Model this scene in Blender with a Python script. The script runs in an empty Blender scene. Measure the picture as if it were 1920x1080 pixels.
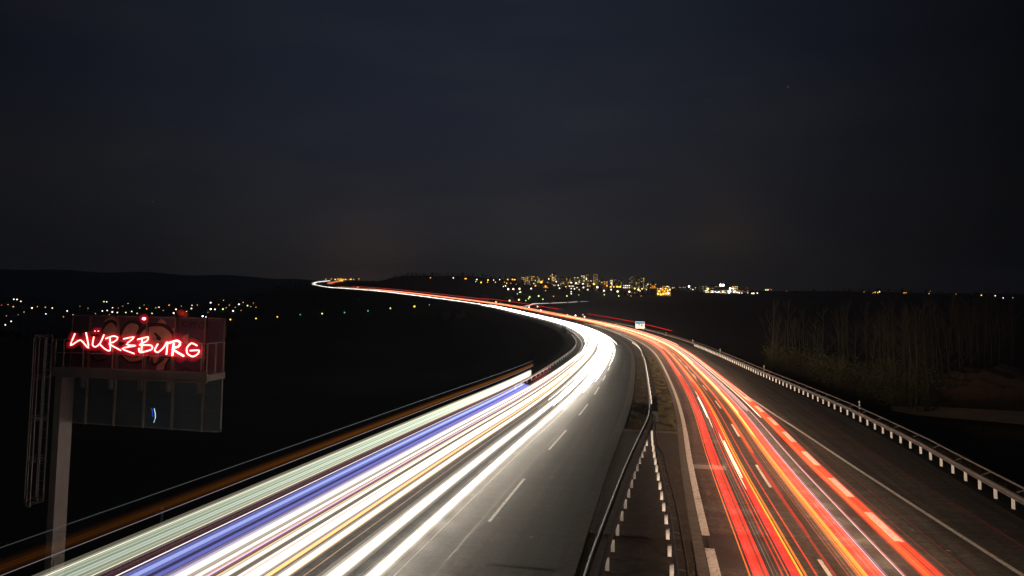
import bpy, bmesh, math, random
from math import radians, sin, cos, sqrt, pi
from mathutils import Vector, Matrix, noise

scene = bpy.context.scene
COL = scene.collection

# ------------------------------------------------------------------ camera
F, PCY, TILT, ROLL, H = 1330.0, 440.0, radians(4.5), radians(0.5), 8.6
cam_d = bpy.data.cameras.new('camera')
cam = bpy.data.objects.new('camera', cam_d)
COL.objects.link(cam)
cam.location = (0, 0, H)
cam.matrix_world = Matrix.Translation((0, 0, H)) @ Matrix.Rotation(radians(90) + TILT, 4, 'X') @ Matrix.Rotation(ROLL, 4, 'Z')
cam_d.sensor_width = 36
cam_d.lens = F / 1920 * 36
cam_d.shift_y = -(540 - PCY) / 1920
cam_d.clip_start = 0.1
cam_d.clip_end = 30000
scene.camera = cam

def ray(px, py):
    x, y = (px - 960) / F, -(py - PCY) / F
    c, s = cos(ROLL), sin(ROLL)
    x, y = c * x - s * y, s * x + c * y
    d = Vector((x, cos(TILT) - y * sin(TILT), sin(TILT) + y * cos(TILT)))
    return d / d.y

def at(px, py, Y):
    d = ray(px, py)
    return Vector((d.x * Y, Y, H + d.z * Y))

# ------------------------------------------------------------------ world: night sky
world = bpy.data.worlds.new('World')
scene.world = world
world.use_nodes = True
wn, wl = world.node_tree.nodes, world.node_tree.links
wn.clear()
def wnode(t, **k):
    n = wn.new(t)
    for a, b in k.items(): setattr(n, a, b)
    return n
def ramp(nodes, stops, interp='B_SPLINE'):
    r = nodes.new('ShaderNodeValToRGB')
    r.color_ramp.interpolation = interp
    e = r.color_ramp.elements
    while len(e) > 1: e.remove(e[-1])
    e[0].position = stops[0][0]; e[0].color = tuple(stops[0][1]) + (1,)
    for p, c in stops[1:]:
        q = e.new(p); q.color = tuple(c) + (1,)
    return r
tc = wnode('ShaderNodeTexCoord')
sep = wnode('ShaderNodeSeparateXYZ'); wl.new(tc.outputs['Generated'], sep.inputs[0])
elev = ramp(wn, [(0.0, (.0165, .0150, .0145)), (.04, (.0150, .0143, .0152)), (.10, (.0142, .0145, .0178)), (.22, (.0112, .0136, .0205)), (.45, (.0075, .0105, .0180))], 'LINEAR')
wl.new(sep.outputs['Z'], elev.inputs[0])
mrx = wnode('ShaderNodeMapRange'); mrx.inputs['From Min'].default_value = -.65; mrx.inputs['From Max'].default_value = .65
wl.new(sep.outputs['X'], mrx.inputs['Value'])
azr = ramp(wn, [(0.0, (.30,)*3), (.12, (.50,)*3), (.25, (.85,)*3), (.45, (1.05,)*3), (.62, (.88,)*3), (.78, (.55,)*3), (.92, (.16,)*3), (1, (.06,)*3)])
wl.new(mrx.outputs[0], azr.inputs[0])
mul = wnode('ShaderNodeMixRGB', blend_type='MULTIPLY'); mul.inputs[0].default_value = 1
wl.new(elev.outputs[0], mul.inputs[1]); wl.new(azr.outputs[0], mul.inputs[2])
# thin drifting cloud
mp = wnode('ShaderNodeMapping'); mp.inputs['Scale'].default_value = (2.2, 2.2, 9.0); mp.inputs['Rotation'].default_value = (0.12, 0.16, 0)
wl.new(tc.outputs['Generated'], mp.inputs[0])
nz = wnode('ShaderNodeTexNoise'); nz.inputs['Scale'].default_value = 1.3; nz.inputs['Detail'].default_value = 5; nz.inputs['Roughness'].default_value = .5
wl.new(mp.outputs[0], nz.inputs['Vector'])
cr = ramp(wn, [(.38, (.86, .88, .94)), (.52, (1.0, 1.0, 1.0)), (.68, (1.22, 1.14, 1.04))], 'EASE')
wl.new(nz.outputs['Fac'], cr.inputs[0])
mul2 = wnode('ShaderNodeMixRGB', blend_type='MULTIPLY'); mul2.inputs[0].default_value = 1
wl.new(mul.outputs[0], mul2.inputs[1]); wl.new(cr.outputs[0], mul2.inputs[2])
last = mul2.outputs[0]
# light pollution glows and faint stars: world directions
def glow(px, py, size, col, last, power=2.0):
    d = (at(px, py, 1000) - Vector((0, 0, H))).normalized()
    dt = wnode('ShaderNodeVectorMath', operation='DISTANCE')
    dt.inputs[1].default_value = d
    wl.new(tc.outputs['Generated'], dt.inputs[0])
    m = wnode('ShaderNodeMapRange'); m.inputs['From Min'].default_value = size; m.inputs['From Max'].default_value = 0
    wl.new(dt.outputs['Value'], m.inputs['Value'])
    p = wnode('ShaderNodeMath', operation='POWER'); p.inputs[1].default_value = power
    wl.new(m.outputs[0], p.inputs[0])
    a = wnode('ShaderNodeMixRGB', blend_type='ADD')
    a.inputs[2].default_value = tuple(col) + (1,)
    wl.new(p.outputs[0], a.inputs[0]); wl.new(last, a.inputs[1])
    return a.outputs[0]
last = glow(690, 540, .16, (.022, .011, .006), last)
last = glow(1080, 560, .22, (.006, .005, .003), last)
last = glow(1360, 430, .14, (.007, .004, .001), last)
for sx, sy, b in ((1225, 192, .05), (1478, 163, .055), (1330, 188, .04), (1396, 205, .03), (287, 378, .03), (902, 399, .02), (1176, 84, .02)):
    last = glow(sx, sy, .0014, (b, b, b * 1.05), last, 1.0)
bg = wnode('ShaderNodeBackground'); bg.inputs['Strength'].default_value = 1.38
wl.new(last, bg.inputs['Color'])
wo = wnode('ShaderNodeOutputWorld'); wl.new(bg.outputs[0], wo.inputs[0])

scene.view_settings.view_transform = 'Standard'
scene.view_settings.look = 'None'
scene.view_settings.exposure = 0
scene.view_settings.gamma = 1
scene.view_settings.use_curve_mapping = False
cy = scene.cycles
cy.transparent_max_bounces = 64
cy.max_bounces = 5
cy.diffuse_bounces = 2
cy.glossy_bounces = 2
cy.use_denoising = True
cy.sample_clamp_indirect = 4
cy.caustics_reflective = False
cy.caustics_refractive = False

HAZE = .0001
# ------------------------------------------------------------------ materials
def mat(name, col, rough=.7, metal=0.0, noise=None, col2=None, bump=0.0, detail=6, spec=.3):
    m = bpy.data.materials.new(name); m.use_nodes = True
    n, l = m.node_tree.nodes, m.node_tree.links
    b = n['Principled BSDF']
    b.inputs['Roughness'].default_value = rough
    b.inputs['Metallic'].default_value = metal
    b.inputs['Specular IOR Level'].default_value = spec
    b.inputs['Base Color'].default_value = tuple(col) + (1,)
    if noise:
        t = n.new('ShaderNodeTexCoord'); x = n.new('ShaderNodeTexNoise')
        x.inputs['Scale'].default_value = noise; x.inputs['Detail'].default_value = detail; x.inputs['Roughness'].default_value = .65
        l.new(t.outputs['Object'], x.inputs['Vector'])
        r = ramp(n, [(.3, col), (.7, col2 or [c * 1.5 for c in col])], 'LINEAR')
        l.new(x.outputs['Fac'], r.inputs[0]); l.new(r.outputs[0], b.inputs['Base Color'])
        if bump:
            bp = n.new('ShaderNodeBump'); bp.inputs['Strength'].default_value = bump; bp.inputs['Distance'].default_value = .05
            l.new(x.outputs['Fac'], bp.inputs['Height']); l.new(bp.outputs[0], b.inputs['Normal'])
    return m

def emis(name, col, s):
    m = bpy.data.materials.new(name); m.use_nodes = True
    n, l = m.node_tree.nodes, m.node_tree.links
    n.clear()
    e = n.new('ShaderNodeEmission'); e.inputs[0].default_value = tuple(col) + (1,); e.inputs[1].default_value = s
    o = n.new('ShaderNodeOutputMaterial'); l.new(e.outputs[0], o.inputs[0])
    return m

def glowmat():
    # light with nothing solid in it: adds its own light to whatever lies behind it
    m = bpy.data.materials.new('glow_light'); m.use_nodes = True
    n, l = m.node_tree.nodes, m.node_tree.links
    n.clear()
    a = n.new('ShaderNodeAttribute'); a.attribute_name = 'glow'
    e = n.new('ShaderNodeEmission'); l.new(a.outputs['Color'], e.inputs[0])
    t = n.new('ShaderNodeBsdfTransparent'); s = n.new('ShaderNodeAddShader')
    l.new(e.outputs[0], s.inputs[0]); l.new(t.outputs[0], s.inputs[1])
    o = n.new('ShaderNodeOutputMaterial'); l.new(s.outputs[0], o.inputs[0])
    m.cycles.emission_sampling = 'NONE'
    return m
GLOW = glowmat()
HOT = {}
def hot(col, s):
    k = (tuple(col), s)
    if k not in HOT: HOT[k] = emis('headlight_glow', col, s)
    return HOT[k]

def asphalt(name, base, warm):
    m = bpy.data.materials.new(name); m.use_nodes = True
    n, l = m.node_tree.nodes, m.node_tree.links
    b = n['Principled BSDF']
    t = n.new('ShaderNodeTexCoord')
    fine = n.new('ShaderNodeTexNoise'); fine.inputs['Scale'].default_value = 5; fine.inputs['Detail'].default_value = 8; fine.inputs['Roughness'].default_value = .75
    big = n.new('ShaderNodeTexNoise'); big.inputs['Scale'].default_value = .22; big.inputs['Detail'].default_value = 4
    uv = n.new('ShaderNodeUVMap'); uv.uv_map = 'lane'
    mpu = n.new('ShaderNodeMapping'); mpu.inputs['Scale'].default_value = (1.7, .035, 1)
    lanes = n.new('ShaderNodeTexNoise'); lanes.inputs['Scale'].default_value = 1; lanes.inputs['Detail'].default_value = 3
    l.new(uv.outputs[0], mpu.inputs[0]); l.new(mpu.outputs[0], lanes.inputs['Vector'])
    l.new(t.outputs['Object'], fine.inputs['Vector']); l.new(t.outputs['Object'], big.inputs['Vector'])
    r1 = ramp(n, [(.30, [c * .45 for c in base]), (.5, base), (.70, [c * 1.9 for c in base])], 'LINEAR')
    l.new(fine.outputs['Fac'], r1.inputs[0])
    r2 = ramp(n, [(.3, (.82,) * 3), (.7, warm)], 'LINEAR'); l.new(big.outputs['Fac'], r2.inputs[0])
    r3 = ramp(n, [(.35, (.60,) * 3), (.65, (1.25,) * 3)], 'LINEAR'); l.new(lanes.outputs['Fac'], r3.inputs[0])  # wheel-track tone, contrast raised to paint in lengthwise light and shadow
    m1 = n.new('ShaderNodeMixRGB'); m1.blend_type = 'MULTIPLY'; m1.inputs[0].default_value = 1
    m2 = n.new('ShaderNodeMixRGB'); m2.blend_type = 'MULTIPLY'; m2.inputs[0].default_value = 1
    l.new(r1.outputs[0], m1.inputs[1]); l.new(r2.outputs[0], m1.inputs[2])
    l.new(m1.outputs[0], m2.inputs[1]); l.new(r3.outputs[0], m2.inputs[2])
    # transverse rolling marks
    mpv = n.new('ShaderNodeMapping'); mpv.inputs['Scale'].default_value = (.12, 2.2, 1)
    roll = n.new('ShaderNodeTexNoise'); roll.inputs['Scale'].default_value = 1; roll.inputs['Detail'].default_value = 2
    l.new(uv.outputs[0], mpv.inputs[0]); l.new(mpv.outputs[0], roll.inputs['Vector'])
    r4 = ramp(n, [(.35, (.80,) * 3), (.65, (1.14,) * 3)], 'LINEAR'); l.new(roll.outputs['Fac'], r4.inputs[0])
    m3 = n.new('ShaderNodeMixRGB'); m3.blend_type = 'MULTIPLY'; m3.inputs[0].default_value = 1
    l.new(m2.outputs[0], m3.inputs[1]); l.new(r4.outputs[0], m3.inputs[2])
    l.new(m3.outputs[0], b.inputs['Base Color'])
    b.inputs['Roughness'].default_value = .75; b.inputs['Specular IOR Level'].default_value = .25
    bp = n.new('ShaderNodeBump'); bp.inputs['Strength'].default_value = .35; bp.inputs['Distance'].default_value = .02
    l.new(fine.outputs['Fac'], bp.inputs['Height']); l.new(bp.outputs[0], b.inputs['Normal'])
    return m

def worn_paint():
    m = mat('road_paint', (.62, .60, .55), .6)
    n, l = m.node_tree.nodes, m.node_tree.links
    b = n['Principled BSDF']
    t = n.new('ShaderNodeTexCoord')
    v = n.new('ShaderNodeTexNoise'); v.inputs['Scale'].default_value = 7; v.inputs['Detail'].default_value = 6; v.inputs['Roughness'].default_value = .7
    l.new(t.outputs['Object'], v.inputs['Vector'])
    r = ramp(n, [(.36, (.10, .09, .08)), (.44, (.50, .47, .42)), (.7, (.68, .66, .6))], 'LINEAR')
    l.new(v.outputs['Fac'], r.inputs[0]); l.new(r.outputs[0], b.inputs['Base Color'])
    return m

M = dict(
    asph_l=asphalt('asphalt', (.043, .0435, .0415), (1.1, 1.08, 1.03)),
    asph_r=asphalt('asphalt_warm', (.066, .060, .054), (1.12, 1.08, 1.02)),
    patch=mat('asphalt_patch', (.030, .028, .027), .8, noise=6, col2=(.048, .044, .040)),
    pale_patch=mat('sealed_joint', (.16, .15, .13), .8, noise=8, col2=(.22, .20, .17)),
    paint=worn_paint(),
    concrete=mat('concrete_gutter', (.085, .076, .064), .9, noise=3.5, col2=(.15, .132, .108), bump=.3),
    soil=mat('median_soil', (.022, .017, .012), .95, noise=2.4, col2=(.060, .046, .033), bump=.8),
    verge=mat('verge_earth', (.016, .014, .008), .95, noise=1.2, col2=(.04, .034, .018), bump=.6),
    ground=mat('field', (.012, .012, .008), .95, noise=.06, col2=(.030, .027, .016), bump=.3),
    hill=mat('wooded_hill', (.010, .011, .010), .95, noise=.02, col2=(.018, .018, .015)),
    track=mat('lit_dirt_track', (.34, .21, .11), .95, noise=.7, col2=(.50, .33, .17)),  # brown dirt, colour lightened to stand for the band of light across it
    mound=mat('earth_mound', (.06, .035, .024), .95, noise=.8, col2=(.10, .06, .04), bump=.8),
    steel=mat('galvanised_steel', (.12, .11, .105), .6, .2, noise=3, col2=(.21, .195, .185)),
    dark_steel=mat('weathered_steel', (.045, .047, .055), .62, .3, noise=3, col2=(.08, .08, .09)),
    post=mat('bright_post', (.85, .85, .85), .5),
    white=mat('white_plastic', (.75, .74, .72), .5),
    black=mat('black_band', (.02, .02, .02), .6),
    gantry=mat('painted_steel', (.11, .095, .083), .6, .1, noise=1.2, col2=(.165, .142, .124)),
    panel=mat('aluminium_back', (.045, .058, .064), .6, .1, noise=1.2, col2=(.064, .080, .085)),
    blue_paint=mat('bluish_paint', (.028, .045, .07), .7, noise=2.2, col2=(.07, .04, .06)),
    cream=mat('cream_spray', (.20, .17, .12), .8, noise=4, col2=(.30, .25, .18)),
    ink=mat('black_spray', (.018, .012, .014), .7),
    bark=mat('bark', (.020, .017, .011), .9, noise=1.2, col2=(.070, .060, .038)),
    twig=mat('twigs', (.06, .045, .026), .9),
    bush=mat('bush_leaf', (.065, .062, .026), .9, noise=.5, col2=(.16, .145, .06)),
    grass=mat('grass_blades', (.038, .032, .017), .9, noise=.9, col2=(.11, .09, .045)),
    conifer=mat('dark_needles', (.012, .015, .011), .95),
    wall=mat('render_wall', (.34, .30, .24), .9, noise=.3, col2=(.42, .38, .30)),
    wall2=mat('grey_wall', (.20, .19, .18), .9, noise=.3, col2=(.27, .26, .24)),
    dimwall=mat('dim_wall', (.05, .05, .052), .9, noise=.3, col2=(.08, .08, .085)),
    roof=mat('dark_roof', (.05, .04, .035), .9),
    signblue=mat('sign_blue', (.02, .22, .55), .5),
    signwhite=mat('sign_white', (.85, .85, .85), .5),
)

# ------------------------------------------------------------------ object helpers
def obj(name, bm, m, parent=None, smooth=False):
    me = bpy.data.meshes.new(name)
    if isinstance(bm, tuple): me.from_pydata(bm[0], [], bm[1])
    else:
        bm.to_mesh(me); bm.free()
    ms = m if isinstance(m, (list, tuple)) else [m]
    for q in ms: me.materials.append(q)
    if smooth:
        for p in me.polygons: p.use_smooth = True
    o = bpy.data.objects.new(name, me); COL.objects.link(o)
    if parent: o.parent = parent
    return o

def tag(o, label=None, cat=None, group=None, kind=None):
    if label: o['label'] = label
    if cat: o['category'] = cat
    if group: o['group'] = group
    if kind: o['kind'] = kind
    return o

def thing(name, label, cat, loc=(0, 0, 0), rz=0, group=None):
    o = bpy.data.objects.new(name, None); COL.objects.link(o)
    o.location = loc; o.rotation_euler = (0, 0, rz); o.empty_display_size = .2
    return tag(o, label, cat, group)

def dup(root, loc, rz=0, sc=None, label=None, group=None):
    r = root.copy(); COL.objects.link(r); r.location = loc; r.rotation_euler = (0, 0, rz)
    if sc: r.scale = sc if hasattr(sc, '__len__') else (sc,) * 3
    if label: r['label'] = label
    if group: r['group'] = group
    for ch in list(root.children):
        c = ch.copy(); COL.objects.link(c); c.parent = r
    return r

def bx(bm, c, s, rz=0, mi=0):
    m = Matrix.Translation(c) @ Matrix.Rotation(rz, 4, 'Z') @ Matrix.Diagonal((s[0], s[1], s[2], 1))
    r = bmesh.ops.create_cube(bm, size=1, matrix=m)
    if mi:
        for f in {f for v in r['verts'] for f in v.link_faces}: f.material_index = mi
    return r

def tube(bm, pts, r, seg=6, closed=True, mi=0):
    pts = [Vector(p) for p in pts]
    rr = r if hasattr(r, '__len__') else [r] * len(pts)
    rings = []
    up0 = Vector((0, 0, 1))
    for i, p in enumerate(pts):
        t = (pts[min(i + 1, len(pts) - 1)] - pts[max(i - 1, 0)])
        if t.length < 1e-9: t = Vector((0, 0, 1))
        t.normalize()
        u = t.cross(up0 if abs(t.z) < .95 else Vector((1, 0, 0))).normalized()
        w = u.cross(t)
        rings.append([bm.verts.new(p + u * cos(2 * pi * k / seg) * rr[i] + w * sin(2 * pi * k / seg) * rr[i]) for k in range(seg)])
    for a, b in zip(rings, rings[1:]):
        for k in range(seg):
            f = bm.faces.new((a[k], a[(k + 1) % seg], b[(k + 1) % seg], b[k])); f.material_index = mi
    if closed:
        bm.faces.new(rings[0][::-1]).material_index = mi; bm.faces.new(rings[-1]).material_index = mi

# ------------------------------------------------------------------ road centreline
CPX = [(5, .3), (24.75, 4.31), (44.7, 8.41), (57.5, 11.2), (107.7, 20.75), (181, 31.9), (230, 35.4), (296, 35.7), (374, 28.3), (458, 14.1), (549, -7.7),
       (657, -53.6), (756, -112.7), (800, -150), (840, -188), (880, -216), (930, -243), (990, -266), (1050, -282), (1110, -291), (1180, -295), (1280, -296), (1450, -290), (1700, -270)]
def spline(pts):
    xs = [p[0] for p in pts]; ys = [p[1] for p in pts]; n = len(xs)
    # natural cubic spline, Thomas solve
    a = [0.0] * n; b = [1.0] * n; c = [0.0] * n; d = [0.0] * n
    for i in range(1, n - 1):
        h0, h1 = xs[i] - xs[i - 1], xs[i + 1] - xs[i]
        a[i], b[i], c[i] = h0, 2 * (h0 + h1), h1
        d[i] = 6 * ((ys[i + 1] - ys[i]) / h1 - (ys[i] - ys[i - 1]) / h0)
    for i in range(1, n):
        w = a[i] / b[i - 1]; b[i] -= w * c[i - 1]; d[i] -= w * d[i - 1]
    m = [0.0] * n
    m[-1] = d[-1] / b[-1]
    for i in range(n - 2, -1, -1): m[i] = (d[i] - c[i] * m[i + 1]) / b[i]
    import bisect
    def f(x):
        i = min(max(bisect.bisect_left(xs, x) - 1, 0), n - 2)
        h = xs[i + 1] - xs[i]; t = x - xs[i]
        c1 = (ys[i + 1] - ys[i]) / h - h * (2 * m[i] + m[i + 1]) / 6
        return ys[i] + c1 * t + m[i] / 2 * t * t + (m[i + 1] - m[i]) / (6 * h) * t ** 3
    return f
cx = spline(CPX)
zpts = [(y, -.04 * y + .00006 * y * y) for y in (0, 40, 80, 120, 180, 240, 320, 400, 480, 560, 650, 740)]
for Y, px, py in ((840, 663, 542), (880, 640, 540), (930, 622, 536.5), (990, 608, 534), (1050, 603, 531.6), (1110, 610, 529.6), (1180, 628, 528), (1280, 655, 527), (1450, 700, 527), (1700, 750, 530)):
    zpts.append((Y, H + ray(px, py).z * Y))
zr = spline(zpts)
def P(Y, off=0.0, h=0.0):
    s = (cx(Y + .5) - cx(Y - .5)); n = sqrt(1 + s * s)
    return Vector((cx(Y) + off / n, Y - off * s / n, zr(Y) + h))
def stations(a, b, near=1.5, grow=.022):
    o, y = [], a
    while y < b:
        o.append(y); y += max(near, y * grow)
    o.append(b)
    return o
def lerp(tab, x):
    if x <= tab[0][0]: return tab[0][1]
    for (a, b), (c, d) in zip(tab, tab[1:]):
        if x <= c: return b + (d - b) * (x - a) / (c - a)
    return tab[-1][1]
def fn(v): return v if callable(v) else (lambda y: v)

def strip(name, a, b, h, Y0, Y1, m, parent=None, ha=None, nx=1, near=1.5):
    a, b, h = fn(a), fn(b), fn(h); ha = fn(ha) if ha is not None else h
    ys = stations(Y0, Y1, near)
    vs, fs, uvs = [], [], []
    for y in ys:
        for k in range(nx + 1):
            t = k / nx; o = a(y) * (1 - t) + b(y) * t
            vs.append(P(y, o, ha(y) * (1 - t) + h(y) * t)); uvs.append((o, y))
    w = nx + 1
    for i in range(len(ys) - 1):
        for k in range(nx):
            fs.append((i * w + k, i * w + k + 1, (i + 1) * w + k + 1, (i + 1) * w + k))
    o = obj(name, (vs, fs), m, parent)
    uv = o.data.uv_layers.new(name='lane')
    for lp in o.data.loops: uv.data[lp.index].uv = uvs[lp.vertex_index]
    return o

RAILR = [(5, 16.6), (33, 17.0), (52, 17.7), (70, 17.6), (112, 16.3), (156, 15.4), (220, 15.2), (2000, 15.2)]
rr_ = lambda y: lerp(RAILR, y)
LED = -15.6   # outer edge of the left carriageway
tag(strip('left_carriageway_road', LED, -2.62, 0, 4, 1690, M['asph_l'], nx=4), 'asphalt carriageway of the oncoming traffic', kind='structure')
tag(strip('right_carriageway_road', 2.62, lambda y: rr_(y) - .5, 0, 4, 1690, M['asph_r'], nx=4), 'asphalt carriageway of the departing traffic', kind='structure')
med = strip('median_ground', -2.62, 2.62, -.02, 4, 1690, M['soil'], nx=6)
tag(med, 'bare earth median between the carriageways', kind='structure')
tag(strip('median_gutter_pavement', -2.75, -2.05, .012, 4, 420, M['concrete']), kind='structure')
o = strip('median_gutter_pavement', 2.02, 2.42, .012, 4, 420, M['concrete']); tag(o, kind='structure')
for a, b, ha, h_, nm in ((LED - 3.0, LED, -.5, 0, 'left_verge_ground'), (LED - 14, LED - 3.0, -5.5, -.5, 'left_embankment_ground')):
    tag(strip(nm, a, b, h_, 4, 1690, M['verge'], ha=ha, nx=3), kind='structure')
tag(strip('right_verge_ground', lambda y: rr_(y) - .5, lambda y: rr_(y) + 2.5, -.5, 4, 1690, M['verge'], ha=0, nx=3), kind='structure')
tag(strip('right_embankment_ground', lambda y: rr_(y) + 2.5, lambda y: rr_(y) + 13, -5.5, 4, 1690, M['verge'], ha=-.5, nx=3), kind='structure')

# painted lines
LH = .010
outer_r = lambda y: lerp([(4, 13.6), (25, 13.2), (42, 12.35), (57, 11.5), (67, 10.9), (81, 10.35), (100, 10.15), (2000, 10.1)], y)
for a, b, y0, y1 in ((lambda y: 2.44, lambda y: 2.76, 29.8, 56), (lambda y: 2.44, lambda y: 2.80, 4, 28.2), (lambda y: 2.44, lambda y: 2.74, 56, 420),
                     (lambda y: outer_r(y) - .10, lambda y: outer_r(y) + .10, 4, 420),
                     (lambda y: -14.0, lambda y: -13.75, 4, 420)):
    tag(strip('edge_line_road_marking', a, b, LH, y0, y1, M['paint']), kind='structure')
ys = [29.5 - 16.2, 29.5]
while ys[-1] < 380: ys.append(ys[-1] + 16.2)
for y in ys:
    tag(strip('lane_dash_road_marking', -6.32, -6.18, LH, y, y + 8, M['paint']), kind='structure')
    tag(strip('lane_dash_road_marking', -10.07, -9.93, LH, y, y + 8, M['paint']), kind='structure')
for y0, y1 in ((22.5, 27.9), (39.0, 44.7), (54.8, 60.7), (70.5, 76.5), (86.5, 92.5), (103, 109), (119, 125), (135, 141), (151, 157)):
    tag(strip('lane_dash_road_marking', 6.38, 6.53, LH, y0, y1, M['paint']), kind='structure')
for y0, y1 in ((30.9, 35.2), (38.0, 42.2), (45.6, 50), (53.6, 58), (61.2, 65.6), (69, 73.4), (77, 81)):
    tag(strip('block_road_marking', 9.9, 10.25, LH, y0, y1, M['paint']), kind='structure')
# repairs and joints
tag(strip('road_patch', 2.62, 4.9, .006, 26.2, 30.2, M['patch']), kind='structure')
tag(strip('road_patch', -5.2, -2.8, .006, 24.6, 24.9, M['patch']), kind='structure')
tag(strip('joint_road_marking', 2.7, 4.6, .008, 42.6, 43.8, M['pale_patch']), kind='structure')
tag(strip('median_slab_pavement', -2.05, 2.02, .010, 54.6, 55.6, M['concrete']), kind='structure')
tag(strip('median_slab_pavement', -2.05, 2.02, .004, 29, 54.6, mat('median_binding', (.036, .029, .022), .95, noise=3, col2=(.07, .056, .042), bump=.6)), kind='structure')

seam = mat('tar_seam', (.014, .013, .012), .5)
R_s = random.Random(21)
for off in (-6.62, -10.3, 6.2, 9.72):
    tag(strip('seam_road_marking', lambda y, o=off: o - .018 + .012 * sin(y * .9), lambda y, o=off: o + .018 + .012 * sin(y * .9 + .4), .005, 10, 150, seam), kind='structure')
for k in range(26):
    y_ = R_s.uniform(22, 80); a_ = R_s.choice((-6.1, -5.0, -4.1, 3.0, 3.6, 10.6, 11.6, 12.6, 13.4)); w_ = R_s.uniform(.3, 1.8)
    sk = R_s.uniform(-.25, .25); tt = R_s.uniform(.015, .04)
    pts = [(a_ + w_ * i / 8, y_ + sk * w_ * i / 8 + R_s.gauss(0, .03)) for i in range(9)]
    v_ = []; f_ = []
    for i, (o_, yy) in enumerate(pts):
        if o_ > -2.7 and o_ < 2.9: continue
        v_ += [P(yy, o_, .007), P(yy + tt * R_s.uniform(.4, 1.2), o_, .007)]
    for i in range(len(v_) // 2 - 1): f_.append((2 * i, 2 * i + 2, 2 * i + 3, 2 * i + 1))
    tag(obj('crack_road_marking', (v_, f_), seam), kind='structure')
for k in range(22):
    y_ = R_s.uniform(24, 62); o_ = R_s.uniform(-6, -3.2) if k % 2 else R_s.uniform(10.6, 15)
    n__ = 7; c_ = [P(y_ + R_s.uniform(.6, 1.3) * .10 * sin(2 * pi * i / n__), o_ + R_s.uniform(.5, 1.4) * .09 * cos(2 * pi * i / n__), .0075) for i in range(n__)]
    tag(obj('stain_road_marking', (c_, [tuple(range(n__))]), seam if k % 3 else M['pale_patch']), kind='structure')

# ------------------------------------------------------------------ terrain
HY = lambda px: 545 + (px - 960) * math.tan(ROLL)
ROWS = [4, 60, 120, 250, 500, 800, 1100, 1500, 1800, 2600, 5000, 9000]
TER = {  # azimuth column (photo px) -> heights at ROWS
    -1500: [-8, -9, -10, -12, -30, -45, -50, -48, -44, -20, 120, 60],
    0:     [-8, -9, -10, -12, -32, -47, -50, -46, -42, -25, 128, 60],
    250:   [-8, -9, -10, -14, -30, -44, -48, -44, -40, -25, 112, 60],
    400:   [-8, -9, -11, -16, -28, -34, -30, -28, -26, -15, 96, 60],
    470:   [-8, -9, -11, -16, -26, -26, -10, -8, -14, -10, 88, 50],
    540:   [-8, -9, -11, -17, -25, -20, 8, 6, 0, 0, 78, 40],
    600:   [-8, -9, -11, -18, -25, -17, 16, 17, 10, 0, 60, 30],
    660:   [-8, -9, -11, -18, -25, -14, 20, 31, 20, 10, 40, 20],
    760:   [-8, -9, -11, -18, -24, -10, 18, 37, 32, 20, 20, 10],
    860:   [-8, -9, -11, -18, -22, -10, 12, 35, 32, 20, 20, 10],
    950:   [-8, -9, -11, -18, -20, -14, 2, 30, 30, 20, 20, 10],
    1010:   [-8, -9, -11, -18, -20, -14, -2, 17, 27, 20, 20, 10],
    1080:  [-8, -9, -11, -19, -19, -14, -4, 12, 24, 15, 15, 10],
    1200:  [-8, -8, -9, -18, -19, -15, -7, 6, 13, 5, 5, 5],
    1300:  [-7, -6, -7, -14, -19, -16, -9, 3, 11, 4, 4, 4],
    1600:  [-7, -6, -6, -10, -17, -14, -7, 3, 10, 4, 4, 4],
    1920:  [-7, -6, -6, -8, -14, -10, -4, 3, 8, 4, 4, 4],
    3600:  [-7, -6, -6, -8, -14, -10, -4, 3, 8, 4, 4, 4],
}
TK = sorted(TER)
rng = random.Random(4)
def smooth(a, b, x):
    t = min(max((x - a) / (b - a), 0), 1); return t * t * (3 - 2 * t)
def tbase(x, y):
    px = 960 + F * x / max(y, 4)
    px = min(max(px, TK[0]), TK[-1])
    i = 0
    while i < len(TK) - 2 and px > TK[i + 1]: i += 1
    tx = (px - TK[i]) / (TK[i + 1] - TK[i]); tx = tx * tx * (3 - 2 * tx)
    yy = min(max(y, 4), 9000)
    j = 0
    while j < len(ROWS) - 2 and yy > ROWS[j + 1]: j += 1
    ty = (yy - ROWS[j]) / (ROWS[j + 1] - ROWS[j]); ty = ty * ty * (3 - 2 * ty)
    g = lambda k: TER[TK[k]][j] * (1 - ty) + TER[TK[k]][j + 1] * ty
    return g(i) * (1 - tx) + g(i + 1) * tx
def theight(x, y):
    z = tbase(x, y)
    z += .5 * sin(x * .045 + 1) * cos(y * .037) + min(y, 2500) * .0022 * sin(x * .011 + y * .006)
    if 0 < y < 1700:
        # nearest centreline point, one refinement
        s = cx(y + .5) - cx(y - .5); d = (x - cx(y)) / sqrt(1 + s * s)
        y2 = min(max(y + d * s / sqrt(1 + s * s), 4), 1700)
        s2 = cx(y2 + .5) - cx(y2 - .5); d = abs((x - cx(y2)) / sqrt(1 + s2 * s2)) if abs(s2) < .2 else sqrt((x - cx(y2)) ** 2 + (y - y2) ** 2)
        w = smooth(24, 62, d)
        z = (zr(y2) - 5.0) * (1 - w) + z * w
    return z
vs, fs = [], []
angs = [radians(a) for a in [-85 + i * 3 for i in range(13)] + [-46 + i * .42 for i in range(220)] + [47 + i * 3 for i in range(13)]]
rad = [3.0]
while rad[-1] < 7800: rad.append(rad[-1] * 1.035 + .4)
for r in rad:
    for a in angs:
        x, y = r * sin(a), r * cos(a)
        vs.append((x, y, theight(x, y)))
na = len(angs)
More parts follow.
